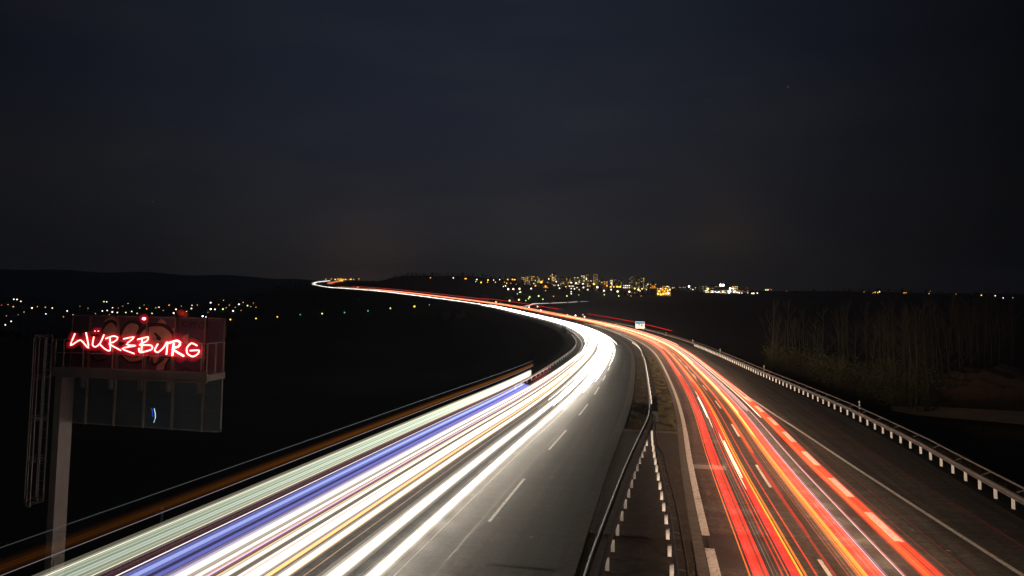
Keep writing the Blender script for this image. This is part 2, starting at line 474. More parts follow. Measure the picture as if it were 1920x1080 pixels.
for i in range(len(rad) - 1):
    for k in range(na - 1):
        fs.append((i * na + k, i * na + k + 1, (i + 1) * na + k + 1, (i + 1) * na + k))
g = obj('ground', (vs, fs), [M['ground'], M['hill']], smooth=True)
for p in g.data.polygons:
    if p.center.y > 260: p.material_index = 1
tag(g, 'dark fields and wooded hills', kind='structure')

def ground_at(px, Y):
    d = ray(px, 545); x = d.x * Y
    return Vector((x, Y, theight(x, Y)))

# dirt track and mound on the right
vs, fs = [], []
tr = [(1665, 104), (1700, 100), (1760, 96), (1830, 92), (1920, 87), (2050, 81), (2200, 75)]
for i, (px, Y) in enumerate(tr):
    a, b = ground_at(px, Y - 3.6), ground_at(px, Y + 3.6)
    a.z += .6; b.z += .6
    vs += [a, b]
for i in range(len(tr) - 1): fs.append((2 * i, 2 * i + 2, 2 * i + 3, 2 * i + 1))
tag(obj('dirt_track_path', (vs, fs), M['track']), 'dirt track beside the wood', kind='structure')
bm = bmesh.new()
bmesh.ops.create_icosphere(bm, subdivisions=5, radius=1)
mc = ground_at(1868, 108)
for v in bm.verts:
    q = v.co
    n_ = .07 * sin(q.x * 9 + 1) * cos(q.y * 8) + .05 * sin(q.x * 23) * sin(q.y * 19)
    v.co = Vector((q.x * 11.5, q.y * 6, q.z * (3.6 + 9 * n_)))
o = obj('earth_mound', bm, M['mound'], smooth=True); o.location = mc
tag(o, 'low brown mound of bare earth beside the dirt track', 'mound')

# ------------------------------------------------------------------ guard rails
def wbeam(name, off, h, Y0, Y1, m, parent, side=1, near=2.0):
    prof = [(0, -.155), (.03, -.15), (.075, -.115), (.075, -.07), (.02, -.03), (.02, .03), (.075, .07), (.075, .115), (.03, .15), (0, .155), (-.012, .155), (-.012, -.155)]
    off = fn(off)
    ys = stations(Y0, Y1, near)
    vs, fs = [], []
    for y in ys:
        for (a, b) in prof: vs.append(P(y, off(y) + a * side, h + b))
    n = len(prof)
    for i in range(len(ys) - 1):
        for k in range(n):
            fs.append((i * n + k, i * n + (k + 1) % n, (i + 1) * n + (k + 1) % n, (i + 1) * n + k))
    fs.append(tuple(range(n))); fs.append(tuple((len(ys) - 1) * n + k for k in range(n)))
    return obj(name, (vs, fs), m, parent)

def post_mesh(h=.42, w=.13, d=.06):
    bm = bmesh.new()
    bx(bm, (0, 0, h / 2 - .15), (w, .008, h + .3))
    bx(bm, (-w / 2, d / 2 , h / 2 - .15), (.008, d, h + .3))
    bx(bm, (w / 2, d / 2 , h / 2 - .15), (.008, d, h + .3))
    me = bpy.data.meshes.new('post'); bm.to_mesh(me); bm.free(); me.materials.append(M['post'])
    return me
PM = post_mesh()
def posts(parent, off, Y0, Y1, step, me=PM, name='post'):
    off = fn(off); y = Y0
    while y < Y1:
        p = P(y, off(y), 0)
        s = cx(y + .5) - cx(y - .5)
        o = bpy.data.objects.new(name, me); COL.objects.link(o); o.parent = parent
        o.location = p; o.rotation_euler = (0, 0, -math.atan(s))
        y += step
# right outer
t = thing('guard_rail', 'steel guard rail with bright white posts along the outer edge of the right carriageway', 'guard rail')
wbeam('rail_beam', rr_, .57, 8, 900, M['steel'], t, -1)
ot = strip  # keep
bm = bmesh.new(); ys_ = stations(8, 900, 2)
tube(bm, [P(y, rr_(y) + .62, .86) for y in ys_], .055, 6); obj('back_rail', bm, M['steel'], t)
posts(t, lambda y: rr_(y) + .06, 22.0, 190, 2.0)
def brackets(t, src, y, y1, step, m):
    bm = bmesh.new(); a, b = src(y); tube(bm, [Vector((0, 0, 0)), b - a], .028, 4)
    o = obj('spacer_bracket', bm, m, t); o.location = a; y += step
    while y < y1:
        c = o.copy(); COL.objects.link(c); c.parent = t; c.location = src(y)[0]; y += step
brackets(t, lambda y: (P(y, rr_(y) + .05, .62), P(y, rr_(y) + .62, .84)), 22.0, 150, 4, M['steel'])
# left outer
t = thing('guard_rail', 'pale steel guard rail on the valley side of the bend', 'guard rail')
wbeam('rail_beam', LED + .25, .57, 78, 900, M['steel'], t, 1)
posts(t, LED + .15, 80, 240, 4.0)
# median
ml = lambda y: lerp([(4, -1.75), (24.75, -1.42), (38, -.95), (50, -.45), (57, -.16), (62, -.12)], y)
mr = lambda y: lerp([(4, 1.30), (24.75, 1.22), (31, 1.12), (38, .85), (50, .30), (57, .12), (62, .10)], y)
t = thing('guard_rail', 'left arm of the forked dark guard rail in the median', 'guard rail')
wbeam('rail_beam', lambda y: ml(y) - .04, .57, 6, 62, M['dark_steel'], t, -1)
wbeam('rail_beam', lambda y: ml(y) + .34, .57, 6, 56.2, M['dark_steel'], t, 1)
posts(t, lambda y: ml(y) + .40, 21, 50.5, 2.0)
t = thing('guard_rail', 'right arm of the forked dark guard rail in the median', 'guard rail')
wbeam('rail_beam', lambda y: mr(y) + .04, .57, 6, 62, M['dark_steel'], t, 1)
posts(t, lambda y: mr(y) - .06, 21, 55, 2.0)
bm = bmesh.new()
tube(bm, [P(y, mr(y) + .42 - (.2 if y > 45 else 0), .50) for y in stations(6, 66, 2)], .045, 6); obj('lower_rail', bm, M['dark_steel'], t)
brackets(t, lambda y: (P(y, mr(y), .60), P(y, mr(y) + .42, .50)), 20, 44, 2, M['dark_steel'])
t = thing('guard_rail', 'single pale topped guard rail running on along the median beyond the fork', 'guard rail')
wbeam('rail_beam', lambda y: lerp([(62, -.16), (90, -.45), (150, -.5), (170, -.2), (2000, -.2)], y), .72, 62, 900, M['steel'], t, -1)
wbeam('rail_beam', lambda y: lerp([(62, .10), (90, -.15), (150, -.2), (170, .1), (2000, .1)], y), .70, 62, 900, M['dark_steel'], t, 1)
posts(t, lambda y: lerp([(62, 0), (90, -.3), (150, -.35), (170, 0)], y), 72, 200, 4.0)
# dark end box where the two arms meet
bm = bmesh.new()
p0, p1 = P(60.5, .28, 0), P(69, .22, 0)
for i in range(6):
    p = p0.lerp(p1, i / 5.0)
    bx(bm, (p.x, p.y, p.z + .52), (.46, 1.62, .82 + .04 * (i % 2)), rz=-.19)
o = obj('transition_box', bm, M['black'])
tag(o, 'dark boxed steel section of the median barrier just beyond the fork', 'barrier box')

# ------------------------------------------------------------------ delineator posts
def delineator():
    root = thing('delineator_post', '', 'road post')
    bm = bmesh.new()
    prof = [(-.06, -.05), (.06, -.05), (.05, .02), (0, .06), (-.05, .02)]
    lo = [bm.verts.new((x, y, -.2)) for x, y in prof]; hi = [bm.verts.new((x, y, 1.0 + (.05 if y > 0 else 0))) for x, y in prof]
    for k in range(5): bm.faces.new((lo[k], lo[(k + 1) % 5], hi[(k + 1) % 5], hi[k]))
    bm.faces.new(hi); bm.faces.new(lo[::-1])
    obj('post_body', bm, M['white'], root)
    bm = bmesh.new(); bx(bm, (0, 0, .82), (.135, .125, .16)); obj('black_band', bm, M['black'], root)
    bm = bmesh.new(); bx(bm, (0, -.068, .80), (.05, .012, .1)); obj('reflector', bm, M['signwhite'], root)
    return root
dl = delineator()
labs = ['white delineator post behind the right guard rail, nearest the camera', 'white delineator post behind the right guard rail, second from the camera',
        'white delineator post behind the right guard rail, third from the camera', 'small white delineator post far along the right guard rail beside the blue sign',
        'tiny white delineator post on the right verge just past the blue sign']
for i, Y in enumerate((69.3, 112, 156, 196, 240)):
    o = dl if i == 0 else dup(dl, (0, 0, 0))
    o.location = P(Y, rr_(Y) + .9, .25); o['label'] = labs[i]; o['group'] = 'delineator posts'
o = dup(dl, at(303, 986, 42), 0, label='white delineator post seen through the truck light trails on the left shoulder', group='delineator posts')

# ------------------------------------------------------------------ light trails
def streak(parent, off, h, wr, hr, col, s, Y0, Y1, hotc=False, fade=None, name='light_streak', seg=8, near=1.6, taper=0):
    offf = fn(off); ys = stations(Y0, Y1, near, .03)
    vs, fs, cols = [], [], []
    for y in ys:
        e = 1.0 if fade is None else lerp(fade, y)
        tp = 1.0 if ys[0] + .01 < y < ys[-1] - .01 else .35
        if taper: tp = min(1.0, .10 + (y - Y0) / taper)
        for k in range(seg):
            a = 2 * pi * (k + .5) / seg
            vs.append(P(y, offf(y) + wr * cos(a) * tp, h + hr * sin(a) * tp)); cols.append((col[0] * s * e, col[1] * s * e, col[2] * s * e, 1))
    for i in range(len(ys) - 1):
        for k in range(seg):
            fs.append((i * seg + k, i * seg + (k + 1) % seg, (i + 1) * seg + (k + 1) % seg, (i + 1) * seg + k))
    fs.append(tuple(range(seg))); fs.append(tuple((len(ys) - 1) * seg + k for k in range(seg)))
    if hotc:
        return obj(name, (vs, fs), hot(col, s), parent)
    o = obj(name, (vs, fs), GLOW, parent)
    at_ = o.data.color_attributes.new('glow', 'FLOAT_COLOR', 'POINT')
    for i, c in enumerate(cols): at_.data[i].color = c
    return o

def trail(label, group=None):
    return thing('light_trail', label, 'light trail', P(30), 0, group)
def fixparent(t):
    # streaks are built in world coordinates
    for ch in t.children: ch.location = -t.location
WW, WC, WP = (1, .93, .82), (1, .97, .93), (1, .80, .60)
N0 = 5
R_ = random.Random(11)

# --- truck side lights (left edge)
t = trail('thin grey roofline light trail above a dim orange band, outermost on the left')
near_dim = [(5, .12), (16, .2), (30, .5), (60, 1), (80, 1.2)]
streak(t, -13.2, 3.48, .010, .010, (.22, .25, .26), .40, N0, 79, fade=[(14, .22), (30, .6), (60, 1.3)])
for k in range(4):
    streak(t, -13.2, 2.98 + .07 * k, .02, .06, (.22, .065, .006), (.16, .22, .11, .04)[k], N0, 79, fade=near_dim)
streak(t, -13.2, 2.88, .010, .010, (.40, .32, .34), .5, N0, 79, fade=[(14, .4), (30, .8), (60, 1.2)])
fixparent(t)
t = trail('broad pale green light band of a truck side, left of the blue band')
gf = [(5, .45), (20, .75), (40, 1.35), (60, 2.3), (80, 3.2)]
gc = [(.34, .31, .22), (.40, .40, .29), (.46, .52, .38), (.36, .44, .32), (.60, .64, .54), (.36, .43, .30), (.46, .46, .34), (.36, .33, .24)]
for k in range(8):
    streak(t, -13.2, 1.96 + k * .085, .02, .052, gc[7 - k], .52 if k not in (0, 7) else .26, N0, 77.5, fade=gf)
streak(t, -13.2, 2.47, .02, .010, (.9, .85, .7), .5, N0, 77); streak(t, -13.2, 1.99, .015, .008, (.9, .8, .6), .5, N0, 77)
fixparent(t)
t = trail('thin white light line between the green and the blue bands')
streak(t, -13.2, 1.70, .012, .014, (.8, .85, .85), .7, N0, 92)
fixparent(t)
t = trail('blue violet light band of a truck side')
bf = [(5, .8), (30, 1.1), (60, 2.0), (80, 3.0)]
for k in range(7):
    c = [(.12, .10, .42), (.07, .07, .40), (.09, .12, .62), (.06, .06, .34), (.10, .14, .62), (.28, .38, .85), (.09, .13, .62)][k]
    streak(t, -13.2, .95 + k * .105, .02, .055, (c[0] + .10, c[1] + .08, c[2] + .04), (.36, .22, .40, .14, .36, .5, .34)[k], N0, 76.5 - .7 * k, fade=bf)
fixparent(t)
t = trail('dim purple brown light lines filling the dark gap above the blue band')
for k in range(6):
    streak(t, -13.15, 1.66 + .05 * k, .02, .014 + .012 * (k % 2), [(.10, .03, .04), (.14, .09, .07), (.07, .02, .05)][k % 3], .45, N0, 78, fade=gf)
fixparent(t)
t = trail('faint red brown light traces above the blue band where the truck pulled away')
for k in range(3):
    streak(t, -12.9, 1.1 + .4 * k, .02, .10, (.35, .04, .03), .35, 76, 88 + 3 * k)
fixparent(t)

# --- white headlight trails, lane by lane
def white(label, strands, col=WC, s=16, Y0=N0, Y1=1165, halo=.10):
    t = trail(label)
    for off, h, r in strands:
        tpr = 34 if Y0 > 20 else 0
        streak(t, off, h, r * .62, r * .42, col, s, Y0, Y1, hotc=True, taper=tpr)
        streak(t, off, h, r * 1.05, r * .75, (1, .90, .78), halo * 3.2, Y0, Y1, fade=[(200, 1), (420, .3)], taper=tpr)
        streak(t, off, h, r * 1.7, r * 1.3, (1, .88, .74), halo * 1.6, Y0, Y1, fade=[(200, 1), (420, .25)], taper=tpr)
        streak(t, off, h, r * 2.6, r * 2.0, (1, .84, .66), halo * .7, Y0, Y1, fade=[(200, 1), (420, .15)], taper=tpr)
        if Y0 > 20: streak(t, off, h + .1, r * 5, r * 4, (1, .88, .72), halo * .45, Y0, 420, fade=[(160, 1), (400, .1)], taper=tpr)
    fixparent(t); return t
white('twin white headlight trail beside the blue band', [(-11.75, 1.62, .10), (-11.55, 1.48, .05)], WW, 2.2, N0, 500)
t = trail('thin violet and brown streaks right of the innermost truck headlights')
for off, h, c, s in ((-11.6, 1.28, (.22, .20, .55), .6), (-11.6, 1.34, (.5, .16, .08), .45), (-11.6, 1.22, (.45, .15, .06), .4), (-11.45, .80, (.20, .07, .10), .6), (-11.4, .70, (.20, .08, .10), .5), (-11.3, .60, (.18, .07, .10), .5)):
    streak(t, off, h, .02, .022, c, s, N0, 300)
fixparent(t)
white('peach white headlight trail in the middle of the truck lane', [(-11.55, 1.06, .06), (-11.35, .92, .03)], WP, 1.8, N0, 500)
white('widest white headlight trail in the truck lane with an orange stripe inside', [(-10.85, 1.04, .13), (-10.75, .50, .09), (-11.0, .85, .03)], WW, 2.6, N0, 1165)
t = trail('saturated orange indicator light trail between two wide white headlight trails')
streak(t, -10.8, .75, .035, .055, (1, .27, .004), .62, N0, 240)
streak(t, -10.8, .77, .02, .02, (1, .4, .02), .3, N0, 240)
streak(t, -10.75, .36, .02, .02, (1, .35, .08), .35, N0, 200)
fixparent(t)
t = trail('hair thin brown light line left of the twin headlight pair')
streak(t, -9.5, .95, .010, .012, (.75, .45, .25), .35, N0, 200)
streak(t, -7.45, .44, .010, .010, (.7, .55, .4), .35, N0, 120)
fixparent(t)
white('bluish white left headlight trail in the middle lane', [(-9.08, .64, .14), (-8.98, .60, .07)], (.93, .97, 1), 2.6, N0, 1165)
white('double stranded white right headlight trail in the middle lane', [(-8.04, .62, .055), (-7.84, .60, .075)], (.97, .97, 1), 2.6, N0, 1165)
# traffic that was only exposed further down the road: merges into the blaze
far = [(-12.9, .75, 150), (-12.2, .7, 118), (-11.3, .8, 128), (-10.9, .7, 96), (-10.2, 1.6, 120), (-9.6, .7, 66), (-8.6, .68, 62), (-8.4, .66, 96), (-7.5, .66, 60), (-7.1, .64, 74),
       (-12.6, 2.4, 150), (-6.7, .62, 86), (-6.1, .62, 112), (-5.2, .62, 175), (-13.1, 1.6, 170)]
places = ['at the outer edge', 'left in the truck lane', 'centred in the truck lane', 'right in the truck lane', 'high up over the truck lane', 'along the lane divider', 'left in the middle lane', 'centred in the middle lane',
          'right in the middle lane', 'beside the middle lane dashes', 'highest over the outer edge', 'just inside the fast lane', 'in the fast lane', 'innermost by the median', 'over the outer truck wheels']
for (off, h, Y0), pl in zip(far, places):
    white('white headlight trail starting in the bend, ' + pl, [(off, h, .085 if h < 1 else .04)], WW if h < 1.4 else WP, 9, Y0, (900 if Y0 == 62 else 560) if h < 1.4 else 330, halo=.08)
# soft faint streaks between
t = trail('faint peach light haze lines between the white trails of the bend')
for k in range(14):
    o_ = -12.8 + 5.4 * R_.random(); h_ = .4 + .9 * R_.random()
    streak(t, o_, h_, .015 + .03 * R_.random(), .015, (1, .62 + .2 * R_.random(), .4 + .3 * R_.random()), .35, N0 if o_ < -10.5 else 48 + 30 * R_.random(), 300)
fixparent(t)

# --- red side (right carriageway)
RED, DRED, ORG, SAL, YEL = (1, .016, .005), (.9, .003, .008), (1, .17, .003), (1, .07, .022), (1, .50, .02)
def fine(o0, o1, h, n, cols, seed, y0=N0, y1=820, s=(.2, .75)):
    R = random.Random(seed)
    return [(o0 + (o1 - o0) * (i + R.uniform(.2, .8)) / n, h + R.uniform(-.05, .05), R.uniform(.010, .028), .018, R.choice(cols), R.uniform(*s), y0 if R.random() < .75 else R.uniform(25, 60), y1) for i in range(n)]
def redtrail(label, strands, Y1=820):
    t = trail(label)
    for q in strands:
        off, h, w, hr, c, s = q[:6]
        y0 = q[6] if len(q) > 6 else N0
        y1 = q[7] if len(q) > 7 else Y1
        streak(t, off, h, w, hr, c, s, y0, y1, fade=None)
    fixparent(t)
redtrail('thin orange light line at the inner edge of the red trails', [(3.50, .72, .020, .020, ORG, .55)])
redtrail('broad red tail light band nearest the median', [(3.63, .82, .06, .03, DRED, .7), (3.74, .86, .10, .04, RED, .32, N0, 62), (3.92, .88, .08, .04, RED, .18, N0, 62), (3.66, .85, .02, .02, RED, .5), (3.99, .93, .02, .02, RED, .4)] + fine(3.6, 4.02, .86, 9, (RED, DRED, RED), 7, s=(.15, .5)))
redtrail('thin grey light line between the two inner red bands', [(4.40, .35, .010, .010, (.6, .42, .34), .2)], 110)
redtrail('pair of thin red tail light lines in the inner lane', [(4.42, .92, .028, .02, RED, .32), (4.60, .88, .02, .02, SAL, .42)])
redtrail('broad red tail light band right of centre in the inner lane with an orange rim', [(4.78, .86, .07, .03, DRED, .75), (4.90, .88, .10, .03, RED, .42), (5.04, .84, .028, .03, YEL, .62), (5.14, .88, .035, .03, ORG, .55), (4.98, .86, .05, .03, SAL, .2, 30, 300)])
redtrail('short yellow white brake light flash in the inner lane', [(4.78, .95, .035, .03, (1, .85, .45), 1.6, 36.5, 47), (4.68, .95, .02, .02, (1, .8, .5), .8, 34, 50)], 50)
redtrail('short pinkish white brake light flash further down the inner lane', [(4.34, .95, .04, .03, (1, .80, .62), 1.2, 57, 71), (4.40, .98, .03, .02, (1, .6, .4), .8, 52, 76)], 80)
redtrail('single thin red light line beside the lane dashes', [(5.58, .70, .026, .02, RED, .42)])
redtrail('faint red tail light band fading out over the lane dashes', [(6.12, .74, .05, .02, RED, .16, N0, 400), (6.18, .76, .03, .02, RED, .28, 28, 600), (6.28, .72, .03, .02, RED, .20, 34, 600), (6.22, .8, .10, .03, ORG, .22, 44, 400)])
redtrail('hair thin orange light line at the left of the outer lane', [(6.62, .62, .008, .008, ORG, .3), (6.75, .62, .008, .008, ORG, .2)])
redtrail('bright orange indicator light band in the outer lane', [(6.92, .72, .030, .025, ORG, .7), (7.02, .74, .045, .025, (1, .33, .01), .55), (7.10, .74, .02, .02, YEL, .6), (6.85, .7, .02, .02, ORG, .35)])
redtrail('salmon red tail light band centred in the outer lane', fine(7.18, 7.68, .70, 13, (RED, RED, SAL, DRED, SAL), 3) + [(7.25, .70, .09, .03, SAL, .16), (7.42, .72, .10, .03, RED, .2), (7.60, .70, .08, .03, SAL, .14), (7.35, .8, .02, .02, SAL, .3), (7.5, .62, .02, .02, DRED, .3)])
redtrail('thin violet white light line at the left of the brown gap', [(7.76, .62, .018, .016, (.66, .50, .75), .55), (7.80, .66, .008, .008, (.9, .3, .4), .4)])
redtrail('thin pinkish white light line at the right of the brown gap', [(8.33, .64, .016, .014, (.95, .62, .66), .55), (8.38, .66, .008, .008, (1, .2, .2), .4)])
redtrail('broad red tail light band at the outer lane edge', fine(8.84, 9.5, .67, 16, (RED, (1, .07, .006), (1, .05, .006), ORG, RED), 5) + [(9.02, .66, .08, .03, (1, .05, .008), .2), (9.18, .68, .09, .03, (1, .05, .008), .22), (9.36, .70, .09, .03, RED, .18), (9.02, .72, .02, .02, ORG, .4), (9.52, .72, .04, .02, RED, .22)])
redtrail('faint hair thin red light line just outside the red bands', [(9.85, .7, .007, .007, RED, .25), (10.4, .8, .007, .007, RED, .12)])
redtrail('thin dim red light line crossing the empty hard shoulder', [(11.2, 2.15, .009, .009, (.7, .02, .02), .06)], 300)
# the long view: overlapping lamps burn to yellow white
redtrail('yellow white core where the outer tail lights overlap in the bend', [(7.15, .74, .05, .04, (1, .62, .22), .9, 62, 420), (7.02, .78, .08, .05, (1, .45, .12), .5, 50, 420), (7.3, .7, .10, .05, (1, .5, .3), .5, 80, 420)])
redtrail('pale pink core where the outer edge lights overlap in the bend', [(8.7, .72, .05, .03, (1, .72, .58), .8, 60, 420), (8.1, .7, .20, .04, (.9, .5, .45), .28, 64, 420), (9.1, .7, .07, .04, (1, .6, .4), .5, 72, 420)])
redtrail('orange glow lines of the inner lane in the bend', [(4.9, .8, .12, .05, (1, .3, .12), .4, 88, 700), (3.9, .8, .10, .05, (1, .25, .12), .35, 96, 700), (5.6, .8, .05, .04, (1, .4, .25), .4, 90, 700)])
for (off, h, s, y0, y1, pl) in ((7.4, .8, 3.0, 120, 820, 'centred in the outer lane'), (4.6, .8, 2.0, 160, 900, 'centred in the inner lane'), (9.0, 1.1, 2.5, 170, 900, 'at the outer lane edge')):
    t = trail('orange white far light trail running to the hill, ' + pl)
    streak(t, off, h, .09, .06, (1, .42, .22), s, y0, y1, hotc=True); fixparent(t)
t = trail('bright red truck light line raised above the far right carriageway up to the blue sign')
streak(t, 10.6, 3.5, .10, .07, (1, .02, .015), 1.0, 196, 372, hotc=True); fixparent(t)
t = trail('bright red truck light line raised above the far carriageway beyond the gap')
streak(t, 10.0, 3.6, .14, .12, (1, .03, .03), .9, 425, 620, hotc=True)
streak(t, 9.6, 2.8, .22, .2, (1, .10, .10), .55, 600, 860, hotc=True); fixparent(t)
t = trail('salmon light trail at the head of the far hairpin bend')
streak(t, 14, 1.0, 5, .5, (1, .25, .08), .8, 1010, 1190, hotc=True); fixparent(t)
t = trail('white light trail sweeping round the far hairpin bend')
streak(t, -8, 1.2, 1.0, .5, (1, .93, .85), 1.6, 960, 1190, hotc=True); fixparent(t)
# headlight beams: what the passing cars' lamps threw on the road, as spots at lamp height facing the way of travel
def beams(label, off, h, Y0, Y1, step, power, col, ahead):
    t = trail(label)
    streak(t, off, .62, .006, .006, col, .10, Y0, Y1)
    fixparent(t)
    ld = bpy.data.lights.new('headlight_beam', 'SPOT')
    ld.energy = power; ld.color = col; ld.spot_size = radians(158); ld.spot_blend = 1.0; ld.shadow_soft_size = .6
    y = Y0; 
    while y < Y1:
        st = max(step, y * .04)
        o = bpy.data.objects.new('headlight_beam', ld if st == step else ld.copy()); COL.objects.link(o); o.parent = t
        if st != step: o.data.energy = power * st / step * (1 + max(y - 60, 0) / 110)
        s_ = (cx(y + .5) - cx(y - .5)) * ahead
        o.location = P(y, off, h) - t.location
        o.rotation_euler = Vector((s_ * 1.0, ahead, -.55)).to_track_quat('-Z', 'Y').to_euler()
        y += st
beams('faint warm light line low over the outer lane of the red carriageway', 8.4, 1.9, 17, 330, 2.6, 760, (1, .76, .53), 1)
beams('faint warm light line low over the inner lane of the red carriageway', 4.4, 1.7, 15, 330, 2.6, 340, (1, .76, .53), 1)
beams('faint warm light line low over the middle lane of the white carriageway', -8.3, 1.0, 14, 330, 2.6, 380, (1, .86, .68), -1)

# dark breaks along the far road are lamp posts and trees in front; built below

# side road trail
t = thing('light_trail', 'thin white headlight trail on the side road below the town', 'light trail')
SRL = emis('side_road_light', (1, .86, .78), .8)
for seg_, rs in ((((952, 578, 640), (965, 576.8, 650), (975, 575.5, 660)), (.12, .2, .28)), (((978, 575, 662), (992, 573, 680), (998, 570, 700), (1004, 569.4, 710), (1014, 569, 720), (1030, 568.6, 732)), (.3, .5, .55, .45, .3, .2)),
                 (((1033, 568.4, 735), (1050, 567.6, 748), (1063, 567, 758)), (.22, .26, .2)), (((1066, 566.8, 760), (1078, 566.1, 771), (1083, 565.8, 776)), (.2, .22, .16)), (((1088, 565.5, 781), (1104, 564.9, 795)), (.16, .06))):
    bm = bmesh.new(); tube(bm, [at(*q) for q in seg_], list(rs), 6); obj('light_streak', bm, SRL, t)

# ------------------------------------------------------------------ sign gantry on the left
GA = radians(-14)
GO = at(104, 800, 24.4); GO.z = 0
gu = Vector((cos(GA), sin(GA), 0)); gn = Vector((sin(GA), -cos(GA), 0))   # gn points to the camera
def gp(px, py, w=0.0):
    """photo point on the gantry plane moved w metres towards the viewer -> local (s, -w, z)"""
    d = ray(px, py); o = Vector((0, 0, H)) - (GO + gn * w)
    k = -o.dot(gn) / d.dot(gn)
    q = Vector((0, 0, H)) + d * k - GO
    return Vector((q.dot(gu), -w, q.z))
gbase = -3.2
gan = thing('sign_gantry', 'cantilevered road sign seen from behind with graffiti, catwalk and caged ladder', 'sign gantry', (GO.x, GO.y, gbase), GA)
def gobj(name, bm, m, parent=gan, smooth=False):
    o = obj(name, bm, m, parent, smooth)
    if parent is gan: o.location = (0, 0, -gbase)
    return o
cl, crr = gp(95, 860, .15).x, gp(107, 860, .15).x
CD = .52
bm = bmesh.new()
zt = gp(110, 690, .15).z
bx(bm, ((cl + crr) / 2, -.15 + CD / 2, (zt + gbase) / 2), (crr - cl, CD, zt - gbase)); bmesh.ops.bevel(bm, geom=bm.edges[:], offset=.015, segments=1)
col_ = gobj('column', bm, M['gantry'])
bm = bmesh.new()
bx(bm, ((cl + crr) / 2, -.15 + CD / 2, gbase + .35), (crr - cl + .35, CD + .3, .06))
for sx_ in (-1, 1):
    for sy_ in (-1, 1): bx(bm, ((cl + crr) / 2 + sx_ * ((crr - cl) / 2 + .1), -.15 + CD / 2 + sy_ * (CD / 2 + .08), gbase + .41), (.05, .05, .08))
gobj('base_plate', bm, M['gantry'])
bm = bmesh.new()
bx(bm, (crr + .012, .05, -.6), (.02, .22, .34))
gobj('cover_plate', bm, M['gantry'])
for zz in (0.4, 2.3):
    bm = bmesh.new(); bx(bm, (crr + .004, -.15 + CD / 2, zz), (.01, CD * .96, .05)); gobj('weld_seam', bm, M['gantry'])
# sign panel
pw = -.45
A, B, C_, D_ = gp(138, 588, pw), gp(424, 600, pw), gp(412, 811, pw), gp(134, 790, pw)
s0, s1 = A.x, (B.x + C_.x) / 2
zt_, zb_ = (A.z + B.z) / 2, (C_.z + D_.z) / 2
bm = bmesh.new()
npan = 5
bx(bm, ((s0 + s1) / 2, -pw, (zt_ + zb_) / 2), (s1 - s0, .05, zt_ - zb_))
bmesh.ops.bevel(bm, geom=[e for e in bm.edges if abs((e.verts[0].co - e.verts[1].co).y) > .01], offset=.10, segments=4)
gobj('sign_panel', bm, M['panel'])
bm = bmesh.new()
rim = [(s0 + .1, zt_), (s1 - .1, zt_), (s1 - .03, zt_ - .03), (s1, zt_ - .1), (s1, zb_ + .1), (s1 - .03, zb_ + .03), (s1 - .1, zb_), (s0 + .1, zb_), (s0, zb_ + .1), (s0, zt_ - .1), (s0 + .1, zt_)]
tube(bm, [(a, -pw - .02, b) for a, b in rim], .022, 6); gobj('panel_rim', bm, M['steel'])
# panel seams
bm = bmesh.new()
for k in (.33, .62): bx(bm, ((s0 + s1) / 2, -pw - .026, zb_ + (gp(200, 700, pw).z - zb_) * k), (s1 - s0 - .05, .006, .012))
gobj('panel_seam', bm, M['black'])
# catwalk
ww = .55
L_, R2 = gp(101, 690, ww), gp(389, 714, ww)
zc = (L_.z + R2.z) / 2
cs0, cs1 = L_.x - .02, R2.x
bm = bmesh.new()
bx(bm, ((cs0 + cs1) / 2, -ww, zc - .02), (cs1 - cs0, .06, .26))
bx(bm, ((cs0 + cs1) / 2, -ww - .035, zc + .12), (cs1 - cs0, .05, .04))
bx(bm, ((cs0 + cs1) / 2, -ww - .035, zc - .15), (cs1 - cs0, .05, .04))
gobj('catwalk_beam', bm, M['gantry'])
bm = bmesh.new()
bx(bm, ((cs0 + cs1) / 2, -ww + .45, zc + .02), (cs1 - cs0 - .01, .82, .05))
for k in range(14): bx(bm, (cs0 + (cs1 - cs0) * (k + .5) / 14, -ww - .034, zc - .02), (.012, .012, .22))
bx(bm, (cs1 - .03, -ww + .45, zc - .02), (.06, .82, .2))
gobj('catwalk_deck', bm, M['gantry'])
# ribs behind the panel
for px in (160, 213, 268, 322, 379):
    a = gp(px, 780, pw + .08)
    bm = bmesh.new()
    bx(bm, (a.x, -pw - .075, (zt_ + zb_) / 2), (.055, .09, zt_ - zb_ + .04))
    gobj('panel_rib', bm, M['gantry'])
    bm = bmesh.new(); bx(bm, (a.x - .07, -ww + .80, zc - .36), (.10, .12, .55)); gobj('rib_bracket', bm, M['gantry'])
# railing
bm = bmesh.new()
for px in (103, 119, 156, 211, 268, 322, 378):
    a = gp(px, 690, ww)
    bx(bm, (a.x, -ww - .02, zc + .58), (.035, .035, .94))
for zz in (.98, .55): tube(bm, [(cs0, -ww - .02, zc + zz + .07), (cs1, -ww - .02, zc + zz + .07)], .011, 5)
for yy in (-ww - .02, -ww + .8): bx(bm, (cs1 - .03, yy, zc + .52), (.035, .035, 1.1))
bx(bm, (cs1 - .03, -ww + .39, zc + .52), (.035, .035, 1.1))
tube(bm, [(cs1 - .03, -ww - .02, zc + 1.06), (cs1 - .03, -ww + .8, zc + 1.06)], .018, 5)
gobj('railing', bm, M['gantry'])
